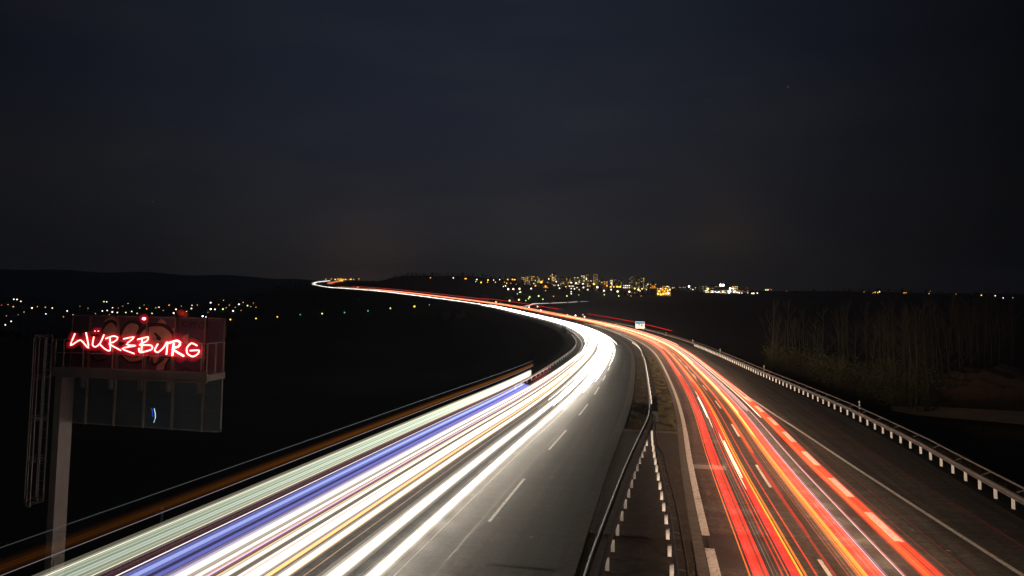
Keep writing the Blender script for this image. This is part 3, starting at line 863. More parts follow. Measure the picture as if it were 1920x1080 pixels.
# ladder with cage
bm = bmesh.new()
la, lb = gp(86, 700, .2).x, gp(97, 700, .2).x
zl0, zl1 = gp(75, 938, .2).z, gp(95, 632, .2).z
for s in (la, lb): bx(bm, (s, -.25, (zl0 + zl1) / 2), (.03, .05, zl1 - zl0))
z = zl0 + .1
while z < zl1: tube(bm, [(la, -.25, z), (lb, -.25, z)], .013, 5); z += .28
gobj('ladder', bm, M['gantry'])
bm = bmesh.new()
lc = gp(54, 800, .45).x; ld = gp(58, 800, .85).x
for s, yy in ((lc, -.45), (ld, -.85), (ld + .25, -.95), (lc + .02, -.05)): bx(bm, (s, yy, (zl0 + zl1) / 2), (.025, .025, zl1 - zl0))
z = zl0
hoop = [(lb, -.25), (lb, -.8), (ld + .2, -.96), (ld, -.86), (lc, -.45), (lc + .02, -.05), (la, -.02)]
while z < zl1 + .05:
    for dz in (0, .07): tube(bm, [(a, b, z + dz) for a, b in hoop], .014, 4)
    z += (zl1 - zl0) / 4
gobj('ladder_cage', bm, M['gantry'])

# graffiti on the upper half: sprayed shapes, a few millimetres proud
def cr_px(u, v): return (80 + u / 4.319, 580 + v / 4.319)
layer = [0]
def spray(bm, poly, lift=.0):
    layer[0] += 1
    w_ = pw + .027 + .0007 * layer[0]
    vs = [bm.verts.new(gp(*cr_px(u, v), w_)) for u, v in poly]
    bm.faces.new(vs)
def blobpoly(pts, n=5):
    # rounded closed curve
    out = []
    m = len(pts)
    for i in range(m):
        p0, p1, p2, p3 = pts[i - 1], pts[i], pts[(i + 1) % m], pts[(i + 2) % m]
        for k in range(n):
            t = k / n
            out.append(tuple(.5 * (2 * p1[c] + (p2[c] - p0[c]) * t + (2 * p0[c] - 5 * p1[c] + 4 * p2[c] - p3[c]) * t * t + (3 * p1[c] - p0[c] - 3 * p2[c] + p3[c]) * t ** 3) for c in (0, 1)))
    return out
def sstroke(bm, pts, w):
    out = []
    m = len(pts)
    for i in range(m - 1):
        p0, p1, p2, p3 = pts[max(i - 1, 0)], pts[i], pts[i + 1], pts[min(i + 2, m - 1)]
        for k in range(6):
            t = k / 6
            out.append(tuple(.5 * (2 * p1[c] + (p2[c] - p0[c]) * t + (2 * p0[c] - 5 * p1[c] + 4 * p2[c] - p3[c]) * t * t + (3 * p1[c] - p0[c] - 3 * p2[c] + p3[c]) * t ** 3) for c in (0, 1)))
    out.append(pts[-1])
    layer[0] += 1
    w_ = pw + .027 + .0007 * layer[0]
    L, R = [], []
    for i, p in enumerate(out):
        a, b = out[max(i - 1, 0)], out[min(i + 1, len(out) - 1)]
        dx, dy = b[0] - a[0], b[1] - a[1]; d = sqrt(dx * dx + dy * dy) or 1
        ww_ = w * (.35 + .65 * sin(pi * (i + .6) / (len(out) + .2)) ** .5)
        L.append(bm.verts.new(gp(*cr_px(p[0] - dy / d * ww_, p[1] + dx / d * ww_), w_)))
        R.append(bm.verts.new(gp(*cr_px(p[0] + dy / d * ww_, p[1] - dx / d * ww_), w_)))
    for i in range(len(out) - 1): bm.faces.new((L[i], L[i + 1], R[i + 1], R[i]))
bm = bmesh.new()
spray(bm, blobpoly([(265, 60), (400, 50), (640, 60), (900, 70), (1100, 85), (1340, 100), (1480, 110), (1470, 300), (1450, 480), (1200, 500), (900, 490), (640, 470), (300, 440), (255, 250)], 4))
gobj('graffiti_background', bm, M['blue_paint'])
for poly in ([(490, 160), (555, 108), (600, 150), (590, 230), (520, 250)], [(640, 210), (680, 135), (740, 108), (785, 160), (740, 230), (690, 280)], [(785, 200), (850, 140), (960, 140), (1040, 200), (1040, 290), (960, 270), (900, 300), (820, 260)],
             [(500, 95), (560, 60), (600, 90), (560, 120)], [(930, 120), (960, 78), (1000, 110), (980, 150)], [(640, 370), (720, 395), (800, 385), (790, 420), (700, 425)],
             [(870, 385), (940, 370), (920, 430), (880, 430)], [(960, 410), (1030, 400), (990, 480), (920, 485)], [(1040, 170), (1070, 150), (1060, 220)], [(1130, 230), (1180, 200), (1170, 280)], [(350, 380), (370, 400), (360, 425)]):
    bm = bmesh.new(); spray(bm, blobpoly(poly)); gobj('graffiti_fill', bm, M['cream'])
bm = bmesh.new()
for pts, w in (([(470, 180), (520, 110), (570, 98), (610, 150), (595, 210)], 13), ([(630, 215), (660, 135), (720, 100), (790, 130), (760, 220), (740, 250)], 13), ([(770, 240), (800, 170), (860, 130), (960, 125), (1030, 160), (1060, 230), (1040, 310)], 14),
               ([(905, 190), (950, 240), (920, 230)], 12), ([(620, 350), (700, 430), (830, 410), (860, 380)], 11), ([(880, 390), (900, 450), (980, 400)], 12), ([(1040, 380), (1000, 450), (990, 500)], 10), ([(390, 370), (440, 420), (520, 400)], 8),
               ([(1110, 500), (1160, 480), (1210, 510)], 7)):
    sstroke(bm, pts, w)
gobj('graffiti_outline', bm, M['ink'])
bm = bmesh.new()
for pts in ([(1130, 95), (1135, 150)], [(1165, 95), (1135, 120), (1170, 150)], [(1185, 105), (1215, 115), (1185, 130), (1215, 150)], [(1230, 105), (1230, 155)], [(1215, 108), (1250, 108)], [(1290, 110), (1265, 130), (1285, 155), (1300, 125), (1280, 110)],
            [(1310, 155), (1312, 110), (1335, 140), (1338, 105)], [(1370, 200), (1385, 170), (1412, 178), (1412, 225), (1385, 240), (1370, 210)], [(1392, 190), (1390, 215)]):
    sstroke(bm, pts, 4)
gobj('graffiti_tag', bm, M['ink'])

# ---------------- handwritten red light lettering in front of the catwalk
RC = (1, .42, .30)
letters = dict(
    W=[[(562, 262), (530, 350), (603, 310), (664, 370), (645, 254)]],
    Ue=[[(704, 286), (694, 345), (716, 362), (750, 335), (780, 270)], [(711, 243), (713, 244)], [(737, 243), (739, 244)]],
    R=[[(824, 292), (826, 388), (788, 378), (752, 345)], [(793, 300), (850, 280), (884, 294), (856, 324), (818, 338), (906, 388)]],
    Z=[[(926, 302), (1008, 288), (948, 344), (1017, 352), (916, 374), (1006, 412)]],
    B=[[(1066, 300), (1060, 398)], [(1032, 306), (1110, 288), (1100, 318), (1046, 346), (1132, 350), (1138, 380), (1052, 403), (1042, 370)]],
    U=[[(1184, 340), (1160, 385), (1184, 402), (1226, 368), (1256, 324), (1248, 420)]],
    R2=[[(1304, 335), (1292, 428)], [(1268, 332), (1328, 315), (1352, 334), (1336, 360), (1292, 376), (1378, 430)]],
    G=[[(1478, 352), (1436, 334), (1402, 368), (1404, 410), (1444, 434), (1482, 416), (1492, 388), (1426, 390)]])
lw = .72
lt = thing('light_lettering', 'red glowing handwritten light lettering in front of the graffitied sign', 'lettering', (GO.x, GO.y, 0), GA)
core = emis('lettering_light', (1, .30, .24), 6)
def smoothpath(pts, n=4, k0=.75):
    m = len(pts); out = []
    for i in range(m - 1):
        p0, p1, p2, p3 = pts[max(i - 1, 0)], pts[i], pts[i + 1], pts[min(i + 2, m - 1)]
        for k in range(n):
            t = k / n
            q = [.5 * (2 * p1[c] + (p2[c] - p0[c]) * t + (2 * p0[c] - 5 * p1[c] + 4 * p2[c] - p3[c]) * t * t + (3 * p1[c] - p0[c] - 3 * p2[c] + p3[c]) * t ** 3) for c in (0, 1)]
            l = [p1[c] + (p2[c] - p1[c]) * t for c in (0, 1)]
            out.append((q[0] * k0 + l[0] * (1 - k0), q[1] * k0 + l[1] * (1 - k0)))
    out.append(pts[-1]); return out
def glowtube(name, polys, radii, col, s, parent):
    bm = bmesh.new()
    for pts in polys:
        for r in radii: tube(bm, pts, r, 8)
    o = obj(name, bm, GLOW, parent)
    a_ = o.data.color_attributes.new('glow', 'FLOAT_COLOR', 'POINT')
    for d_ in a_.data: d_.color = (col[0] * s, col[1] * s, col[2] * s, 1)
    return o
for key, strokes in letters.items():
    r = .031 if key == 'R2' else (.021 if key in ('G', 'B', 'U') else .0175)
    bm = bmesh.new(); P3 = []
    for st in strokes:
        pts = [gp(u / 4.0, 560 + v / 4.0, lw) for u, v in smoothpath(st)]
        P3.append(pts)
        tube(bm, pts, r, 8)
    o = obj('letter', bm, core, lt)
    glowtube('letter_glow', P3, (r * 1.7, r * 2.4, r * 3.4, r * 5.2, r * 8), (1, .012, .03), .055, o)
o = thing('red_light', 'small glowing red lamp above the lettering at the top of the graffitied sign', 'lamp', (GO.x, GO.y, 0), GA)
bm = bmesh.new(); bmesh.ops.create_icosphere(bm, subdivisions=2, radius=.055, matrix=Matrix.Translation(gp(270, 597.5, lw)) @ Matrix.Diagonal((1.1, .9, .8, 1)))
obj('bulb', bm, emis('red_bulb', (1, .25, .25), 10), o)
glowtube('red_glow', [[gp(267.5, 598, lw), gp(272.5, 597, lw)]], (.085, .12, .16), (1, .01, .04), .06, o)
bm = bmesh.new(); tube(bm, [gp(276, 603, lw), gp(277, 640, lw)], .012, 5); obj('stem', bm, M['steel'], o)
o = thing('red_light', 'dim red light blur at the upper edge of the sign beside the black scrawl', 'lamp', (GO.x, GO.y, 0), GA)
glowtube('red_glow', [[gp(337, 583, .3), gp(341, 590, .3)], [gp(343, 586, .3), gp(349, 592, .3)]], (.06, .10), (1, .05, .02), .035, o)  # only a faint red blur of light, no lamp body
o = thing('light_scribble', 'small bluish white squiggle of light in front of the lower sign back', 'light squiggle', (GO.x, GO.y, 0), GA)
bm = bmesh.new(); tube(bm, [gp(x, y, .1) for x, y in ((289, 766), (291, 774), (291.5, 783), (288.5, 792))], .012, 6); obj('light_streak', bm, emis('squiggle_light', (.55, .9, 1), 1.0), o)
bm = bmesh.new(); tube(bm, [gp(x, y, .1) for x, y in ((284, 766), (286, 772), (286, 782))], .012, 6); obj('light_streak', bm, emis('squiggle_blue', (.02, .06, .5), 1.0), o)

# ------------------------------------------------------------------ blue and white road sign in the distance
sp = at(1200, 616, 178)
t = thing('road_sign', 'small blue and white road sign on two posts beside the far right carriageway', 'road sign', (sp.x, sp.y, sp.z - .6), radians(-4))
bm = bmesh.new(); bx(bm, (0, 0, 1.45), (2.3, .06, 1.75)); obj('sign_board', bm, M['signwhite'], t)
bm = bmesh.new(); bx(bm, (0, -.036, 2.0), (2.14, .006, .5)); bx(bm, (-.2, -.036, 1.55), (.3, .006, .3), rz=0); bx(bm, (.45, -.036, 1.4), (.35, .006, .5))
obj('sign_symbol', bm, M['signblue'], t)
bm = bmesh.new()
for s in (-.8, .8): tube(bm, [(s, .08, -1.5), (s, .08, 2.2)], .05, 6)
obj('post', bm, M['steel'], t)

# ------------------------------------------------------------------ vegetation
def bare_tree(seed, h=13.5, spread=.45, lean=0.0):
    R = random.Random(seed)
    root = thing('bare_tree', '', 'tree')
    bm = bmesh.new(); bt = bmesh.new()
    pts = [Vector((lean * z * .06 + .12 * sin(z * .5 + seed), .10 * cos(z * .6 + seed), z)) for z in [0, h * .15, h * .35, h * .55, h * .75, h * .9, h]]
    pts[0].z = -.5
    tube(bm, pts, [.17, .145, .12, .095, .06, .035, .012], 7)
    def branch(p, d, L, r, depth):
        q = [p]; cur = p.copy(); dd = d.copy()
        for i in range(4):
            dd = (dd + Vector((R.uniform(-.18, .18), R.uniform(-.18, .18), .10))).normalized()
            cur = cur + dd * L / 4; q.append(cur.copy())
        tube(bm if depth == 0 else bt, q, [r, r * .8, r * .6, r * .4, r * .15], 4 if depth else 5, closed=False)
        if depth < 2:
            for k in range(4 if depth == 0 else 3):
                b = q[1 + (k % 4)] if k < 4 else q[3]
                a = R.uniform(0, 2 * pi)
                nd = (dd + Vector((cos(a), sin(a), R.uniform(-.1, .5))) * .75).normalized()
                branch(b, nd, L * R.uniform(.35, .55), r * .42, depth + 1)
    n = 15
    for i in range(n):
        z = h * (.25 + .72 * i / n); k = min(int(z / h * 6), 5)
        a = R.uniform(0, 2 * pi)
        p = pts[0].lerp(pts[-1], z / h); p = Vector((lean * z * .06 + .12 * sin(z * .5 + seed), .10 * cos(z * .6 + seed), z))
        branch(p, Vector((cos(a) * spread * 1.6, sin(a) * spread * 1.6, .75)).normalized(), (h - z) * .35 + 1.2, .04, 0)
    obj('trunk', bm, M['bark'], root); obj('crown', bt, M['twig'], root)
    return root
def shrub(seed, w=2.2, h=2.4, n=420):
    R = random.Random(seed)
    root = thing('leafless_shrub', '', 'shrub')
    bt = bmesh.new(); bl = bmesh.new()
    for i in range(26):
        a = R.uniform(0, 2 * pi); L = h * R.uniform(.6, 1.15); sp_ = R.uniform(.1, .75)
        q = [Vector((0, 0, -.2)) + Vector((cos(a) * .15, sin(a) * .15, 0))]
        for k in range(1, 5):
            f = k / 4
            q.append(Vector((cos(a + .2 * k * R.uniform(-1, 1)) * sp_ * w * f ** 1.1, sin(a) * sp_ * w * f ** 1.1, L * f * (1 - .15 * sp_ * f))))
        tube(bt, q, [.03, .024, .018, .012, .004], 4, closed=False)
        for k in range(n // 26):
            b = q[R.randint(1, 4)] + Vector((R.gauss(0, .22), R.gauss(0, .22), R.gauss(0, .22)))
            s = R.uniform(.05, .12); u = Vector((R.gauss(0, 1), R.gauss(0, 1), R.gauss(0, 1))).normalized() * s; v_ = u.orthogonal().normalized() * s * .5
            bl.faces.new([bl.verts.new(b - u), bl.verts.new(b + v_), bl.verts.new(b + u), bl.verts.new(b - v_)])
    obj('stems', bt, M['bark'], root); obj('foliage', bl, M['bush'], root)
    return root
def conifer(seed, h=9.0, w=2.0, n=700):
    R = random.Random(seed)
    root = thing('dark_tree', '', 'tree')
    bm = bmesh.new(); tube(bm, [(0, 0, -.5), (0, 0, h * .5), (0, 0, h * .96)], [.16, .1, .02], 6); obj('trunk', bm, M['twig'], root)
    bl = bmesh.new()
    for i in range(n):
        z = h * (.12 + .88 * R.random() ** 1.1); f = (1 - z / h)
        rad_ = w * (f ** .7) * (.35 + .65 * R.random()) * (1 + .25 * sin(z * 2.3 + seed))
        a = R.uniform(0, 2 * pi); b = Vector((cos(a) * rad_, sin(a) * rad_, z - .3 * rad_))
        s = R.uniform(.16, .38); u = Vector((cos(a), sin(a), R.uniform(-.5, .2))).normalized() * s; v_ = u.orthogonal().normalized() * s * .45
        bl.faces.new([bl.verts.new(b - u), bl.verts.new(b + v_), bl.verts.new(b + u), bl.verts.new(b - v_)])
    obj('crown', bl, M['conifer'], root)
    return root
def roundtree(seed, h=9.0, w=3.4, n=1500):
    R = random.Random(seed)
    root = thing('dark_tree', '', 'tree')
    bm = bmesh.new(); tube(bm, [(0, 0, -.5), (.1, 0, h * .4), (0, .1, h * .8)], [.22, .16, .04], 6)
    for i in range(7):
        a = i * .9; tube(bm, [(0, 0, h * (.3 + .05 * i)), (cos(a) * w * .4, sin(a) * w * .4, h * (.5 + .04 * i)), (cos(a) * w * .75, sin(a) * w * .75, h * (.6 + .04 * i))], [.07, .05, .02], 4, closed=False)
    obj('trunk', bm, M['twig'], root)
    cl_ = [(Vector((R.gauss(0, w * .4), R.gauss(0, w * .4), h * R.uniform(.18, .82))), R.uniform(.32, .5) * w) for _ in range(9)]
    bl = bmesh.new()
    for i in range(n):
        c, r = cl_[i % 9]
        d = Vector((R.gauss(0, 1), R.gauss(0, 1), R.gauss(0, .8))).normalized() * r * R.uniform(.5, 1.1)
        b = c + d; s = R.uniform(.18, .36)
        u = Vector((R.gauss(0, 1), R.gauss(0, 1), R.gauss(0, 1))).normalized() * s; v_ = u.orthogonal().normalized() * s * .6
        bl.faces.new([bl.verts.new(b - u), bl.verts.new(b + v_), bl.verts.new(b + u), bl.verts.new(b - v_)])
    obj('crown', bl, M['conifer'], root)
    return root
R_ = random.Random(5)
bt_src = [bare_tree(1, 14, .5, .4), bare_tree(2, 15, .42, 1.2), bare_tree(3, 12.5, .62, -1.2)]
used = set()
def place(src, k, pos, rz, s, label, group):
    r = src[k]
    if k not in used:
        used.add(k); r.location = pos; r.rotation_euler = (0, 0, rz); r.scale = (s,) * 3; r['label'] = label; r['group'] = group
        return r
    return dup(r, pos, rz, s, label, group)
wood = [(1702, 101, 1.06), (1712, 99, 1.0), (1676, 104, .92), (1690, 107, .96), (1726, 105, .95), (1738, 103, 1.0), (1752, 108, .92), (1764, 112, 1.0), (1778, 110, .9), (1795, 116, .95), (1812, 119, .9), (1832, 122, .95), (1664, 108, .85), (1650, 114, .8),
        (1850, 128, .9), (1870, 132, .95), (1630, 124, .85), (1600, 134, .9), (1745, 122, 1.05), (1772, 128, 1.0), (1715, 126, 1.0), (1690, 130, 1.0), (1890, 140, 1.0), (1655, 138, 1.0), (1570, 150, .95), (1620, 150, 1.0), (1800, 140, 1.05), (1540, 165, 1.0), (1505, 178, .95), (1470, 190, .9), (1585, 170, 1.1), (1840, 150, 1.1), (1660, 160, 1.1)]
R_w = random.Random(77)
wood += [(1440 + 460 * R_w.random(), 150 + 60 * R_w.random(), R_w.uniform(.8, 1.15)) for _ in range(34)]
for i, (px, Y, s) in enumerate(wood):
    lab = 'tall slender leafless tree in the wood beside the right guard rail'
    if i == 0: lab = 'tallest pale trunked leafless tree at the front of the wood'
    if i == 1: lab = 'pale trunked leafless tree just right of the tallest one at the front of the wood'
    place(bt_src, i % 3, ground_at(px, Y), R_.uniform(0, 6), s, lab, None if i < 2 else 'leafless trees in the roadside wood')
used = set()
sh_src = [shrub(1), shrub(2, 2.8, 2.0), shrub(3, 1.8, 3.0)]
for i in range(80):
    f = R_.random()
    px = 1440 + 300 * f + R_.uniform(-15, 25); Y = lerp([(1440, 178), (1520, 140), (1600, 118), (1660, 104), (1740, 98), (1900, 96)], px) + R_.uniform(-2, 22)
    place(sh_src, i % 3, ground_at(px, Y), R_.uniform(0, 6), R_.uniform(1.0, 2.1), 'low tangled olive shrub at the foot of the roadside wood', 'shrubs along the wood edge')
used = set()
dk = [conifer(1), roundtree(2), conifer(3, 8, 2.4), roundtree(5, 8, 3.2)]
# tree line hiding the foot of the left town
for i in range(26):
    px = -10 + i * 17.5 + R_.uniform(-5, 5); Y = 330 + R_.uniform(-25, 25)
    g_ = ground_at(px, Y)
    place(dk, i % 4, g_, R_.uniform(0, 6), R_.uniform(.45, .85), 'small black tree silhouette in the row below the lights of the left town', 'tree row below the left town')
# hill crest trees
for i in range(34):
    px = 436 + i * 5.2 + R_.uniform(-2, 2); Y = 1060 + R_.uniform(-40, 40)
    place(dk, i % 4, ground_at(px, Y), R_.uniform(0, 6), R_.uniform(.5, .95), 'small black tree silhouette on the hill left of the far hairpin bend', 'trees on the hill left of the bend')
for i in range(64):
    px = 668 + i * 4.6 + R_.uniform(-2, 2); Y = 1480 + R_.uniform(-40, 60)
    place(dk, i % 4, ground_at(px, Y), R_.uniform(0, 6), R_.uniform(.45, .95), 'small black tree silhouette on the crest between the bend and the town', 'trees on the crest before the town')
for i in range(60):
    px = 1240 + i * 11.5 + R_.uniform(-4, 4); Y = 1750 + R_.uniform(-60, 40)
    place(dk, i % 4, ground_at(px, Y), R_.uniform(0, 6), R_.uniform(.7, 1.3), 'small black tree silhouette on the right hand ridge', 'trees on the right ridge')
for i in range(30):
    px = 950 + i * 9.7 + R_.uniform(-4, 4); Y = 1420 + R_.uniform(-100, 60)
    place(dk, i % 4, ground_at(px, Y), R_.uniform(0, 6), R_.uniform(.8, 1.3), 'small black tree silhouette among the houses of the hill town', 'trees in the hill town')
for px, lab in ((1070, 'tiny dark conifer standing at the left guard rail in the bend, left of its twin'), (1085, 'tiny dark conifer standing at the left guard rail in the bend, right of its twin')):
    Y = 268 if px == 1070 else 255
    g_ = P(Y, LED - 1.2, -.4)
    dup(dk[0], g_, 1, .36, lab)

# grass (stuff)
def grass_mesh(name, spots, m, label):
    R = random.Random(9)
    vs, fs = [], []
    for p, hh in spots:
        for k in range(3):
            a = R.uniform(0, 2 * pi); w = R.uniform(.008, .02); L = hh * R.uniform(.5, 1.2)
            b = p + Vector((R.gauss(0, .06), R.gauss(0, .06), 0)); t_ = b + Vector((R.gauss(0, .3) * L, R.gauss(0, .3) * L, L))
            i = len(vs); vs += [b + Vector((cos(a) * w, sin(a) * w, 0)), b - Vector((cos(a) * w, sin(a) * w, 0)), t_]; fs.append((i, i + 1, i + 2))
    return tag(obj(name, (vs, fs), m), label, 'grass', kind='stuff')
R_ = random.Random(8)
sp_ = []
for i in range(16000):
    Y = 56.5 + 90 * R_.random() ** 1.5; o_ = R_.uniform(.45, 1.95) if R_.random() < .7 else R_.uniform(-1.95, -.7)
    if noise.noise(Vector((o_ * 1.1, Y * .45, 3))) + R_.gauss(0, .12) > .02: sp_.append((P(Y, o_, -.03), .10 + .14 * R_.random()))
for i in range(1500):
    Y = R_.uniform(14, 55); sp_.append((P(Y, R_.choice((R_.uniform(1.55, 1.98), R_.uniform(-2.0, -1.75))), -.03), .07))
grass_mesh('grass', sp_, M['grass'], 'rough grass growing in the median')
sp_ = []
for i in range(9000):
    Y = R_.uniform(14, 75); o_ = -16.3 - 11 * R_.random() ** 1.4
    h_ = -.5 * (LED - o_) / 3 if o_ > LED - 3 else -.5 - 5 * ((LED - 3) - o_) / 11
    sp_.append((P(Y, o_, h_), .35))
grass_mesh('grass', sp_, M['grass'], 'rough grass on the left embankment')
sp_ = []
for i in range(14000):
    Y = R_.uniform(24, 170); o_ = rr_(Y) + 1 + 12 * R_.random()
    e = o_ - rr_(Y)
    h_ = -.5 * (e + .5) / 3 if e < 2.5 else -.5 - 5 * (e - 2.5) / 10.5
    sp_.append((P(Y, o_, h_), .32))
grass_mesh('grass', sp_, M['grass'], 'rough grass on the right embankment')
sp_ = []
for i in range(20000):
    px = R_.uniform(1430, 1960); Y = lerp([(1440, 170), (1520, 132), (1600, 110), (1660, 98), (1740, 92), (1960, 84)], px) + R_.uniform(-8, 26) 
    if not (px > 1655 and abs(Y - lerp([(1665, 104), (1760, 96), (1920, 87), (2050, 81)], px)) < 5.5): sp_.append((ground_at(px, Y), .7))
grass_mesh('grass', sp_, M['grass'], 'tall grass at the foot of the roadside wood')

# ------------------------------------------------------------------ town
LM = {}
LC = dict(w=((1, .84, .62), 3.2), y=((1, .56, .06), 3.2), o=((1, .36, .03), 2.6), g=((.72, 1, .30), 2.0), t=((.30, 1, .65), .7), d=((1, .60, .26), 1.5), r=((1, .04, .03), 1.5), B=((1, .97, .92), 14), s=((.8, .85, 1), 3))
def lamp_mesh(c):
    if c not in LM:
        bm = bmesh.new()
        tube(bm, [(0, 0, -6), (0, 0, -.4)], .09, 5)
        for f in bm.faces: f.material_index = 0
        r = bmesh.ops.create_icosphere(bm, subdivisions=2, radius=1.0)
        for f in {f for v in r['verts'] for f in v.link_faces}: f.material_index = 1
        me = bpy.data.meshes.new('street_lamp'); bm.to_mesh(me); bm.free()
        me.materials.append(M['steel']); me.materials.append(emis('lamp_light', *LC[c])); LM[c] = me
    return LM[c]
def lamp(px, py, Y, c, r_px, label, group):
    o = bpy.data.objects.new('street_lamp', lamp_mesh(c)); COL.objects.link(o)
    y_ = 500.0 if py < 572 else 330.0     # stand it on the slope where the terrain rises into view
    while y_ < Y and y_ > 0:
        q_ = at(px, py, y_)
        if theight(q_.x, y_) > q_.z - 2.5: Y = y_ - 10; break
        y_ += 10
    o.location = at(px, py, Y); k = r_px * .86 / F * Y; o.scale = (k, k, k)
    return tag(o, label, 'street lamp', group)
cn = dict(w='white', y='yellow', o='orange', g='greenish', t='turquoise', d='dim warm', r='red', B='brilliant white', s='bluish white')
def lamps(lst, place_, Yf, gname):
    for q in lst:
        px, py, c = q[:3]; r = q[3] if len(q) > 3 else 1.2
        lamp(px, py, Yf(px, py) if callable(Yf) else Yf, c, r, '%s lamp %s' % (cn[c], place_), '%s lamps %s' % (cn[c], gname))
# individually placed lamps along the valley road
for px, py, c, r, lab in ((480, 597, 'y', 1.3, 'greenish yellow valley street lamp just right of the left town'), (520, 594, 'y', 1.2, 'yellow valley street lamp, second of the row right of the left town'),
                          (563, 590, 't', 1.2, 'pale turquoise valley street lamp, third of the row'), (604, 588, 'g', 1.5, 'yellow green valley street lamp, fourth of the row'),
                          (646, 586, 't', 1.4, 'turquoise valley street lamp, fifth of the row'), (690, 583, 't', 1.4, 'turquoise valley street lamp, sixth of the row'),
                          (732, 578, 'g', 1.4, 'green tinged valley street lamp left of the orange one'), (777, 574.5, 'o', 2.2, 'large orange valley street lamp below the far road'),
                          (805, 571.5, 'g', .7, 'faint green lamp just right of the large orange valley lamp')):
    lamp(px, py, 690, c, r, lab, None)
lamps([(26, 561, 'w', 1.2), (32, 561.5, 'w', 1.3), (39, 565, 'w', 1.2), (3, 572, 'r', 1), (25, 575, 'd'), (60, 577.5, 'w', 1.4), (85, 576, 'd', 1), (98, 577.5, 'w', 1), (86, 588.5, 's', 1.1), (126, 583, 'w', 1.2), (10, 609, 'w', 1.2), (21, 602.5, 'w', 1.2),
       (15, 571, 'd', .8), (70, 575, 'o', .7), (45, 585, 'g', .6), (12, 592, 'd', .7), (34, 590, 'd', .6), (137, 590, 'd', .9), (119, 594, 'o', .8), (195, 565.5, 'g', 1.3), (200, 566, 'w', 1), (211, 577, 'w', 1), (192, 583, 'w', 1.2), (201, 582, 'w', 1.1),
       (210.5, 585, 'w', 1.5), (220, 586, 'w', 1.2), (236, 586, 'g', 1.2), (247, 584, 'g', 1.2), (262, 577.5, 'g', 1), (275, 579, 'o', 1.1), (285, 587.5, 'g', 1.2), (257, 587.5, 'g', 1), (292, 577, 'd', .9), (298, 576, 'w', 1), (317, 572, 'o', 1.1), (330, 580, 'w', 1.4),
       (325.5, 587, 'w', 1.6), (359, 578.5, 'w', 1.3), (360, 572.5, 's', .9), (370, 572, 'o', .8), (395, 567.5, 'w', 1.4), (395, 579.5, 'B', 1.3), (403, 580, 'w', 1.4), (418, 579.5, 'g', 1.6), (419, 563, 'o', .8), (437, 583, 'w', 1.5), (448, 570.5, 'w', 1.4), (456, 567, 'd', .9), (464, 573, 'g', 1.4),
       (380, 593, 'B', 1.3), (386, 594.5, 's', 1.2), (432, 599, 'y', 1.5), (314, 596, 'd', .6), (424, 577, 'o', .7), (430, 572, 'd', .8), (441, 576, 'd', .8), (470, 575, 'd', .8), (480, 576, 'o', .7), (240, 569, 'g', .7), (230, 574, 'd', .6), (270, 572, 'd', .6), (340, 574, 'd', .7), (306, 582, 'd', .7), (350, 584, 'g', .8),
       (452, 582, 'd', .7), (475, 568, 'd', .7), (410, 571, 'd', .8), (390, 586, 'o', .6), (205, 590, 'd', .7), (222, 578, 'd', .6), (179, 588, 'd', .7), (165, 578, 'd', .6), (150, 574, 'd', .5)],
      'among the houses of the left valley town', lambda x, y: lerp([(560, 1900), (575, 1500), (612, 1000)], y), 'of the left valley town')
lamps([(611, 523.5, 'd', 1), (621, 523, 'd', 1), (628.5, 524, 'y', 1.3), (634, 523, 'y', 1), (639, 523, 'o', 1.5), (641, 526, 'y', 1.8), (632, 527.5, 'd', 1.6), (648, 524, 'y', 1.2), (658, 523.5, 'y', 1.3), (663, 524, 'd', 1), (673, 523, 'y', .8), (637, 526, 'o', 1.8), (644, 524, 'o', 1.3), (655, 524.5, 'o', .8)],
      'clustered behind the far hairpin bend', 1240, 'behind the hairpin bend')
Yt = lambda x, y: lerp([(512, 1650), (535, 1500), (550, 1250), (565, 900), (595, 600)], y)
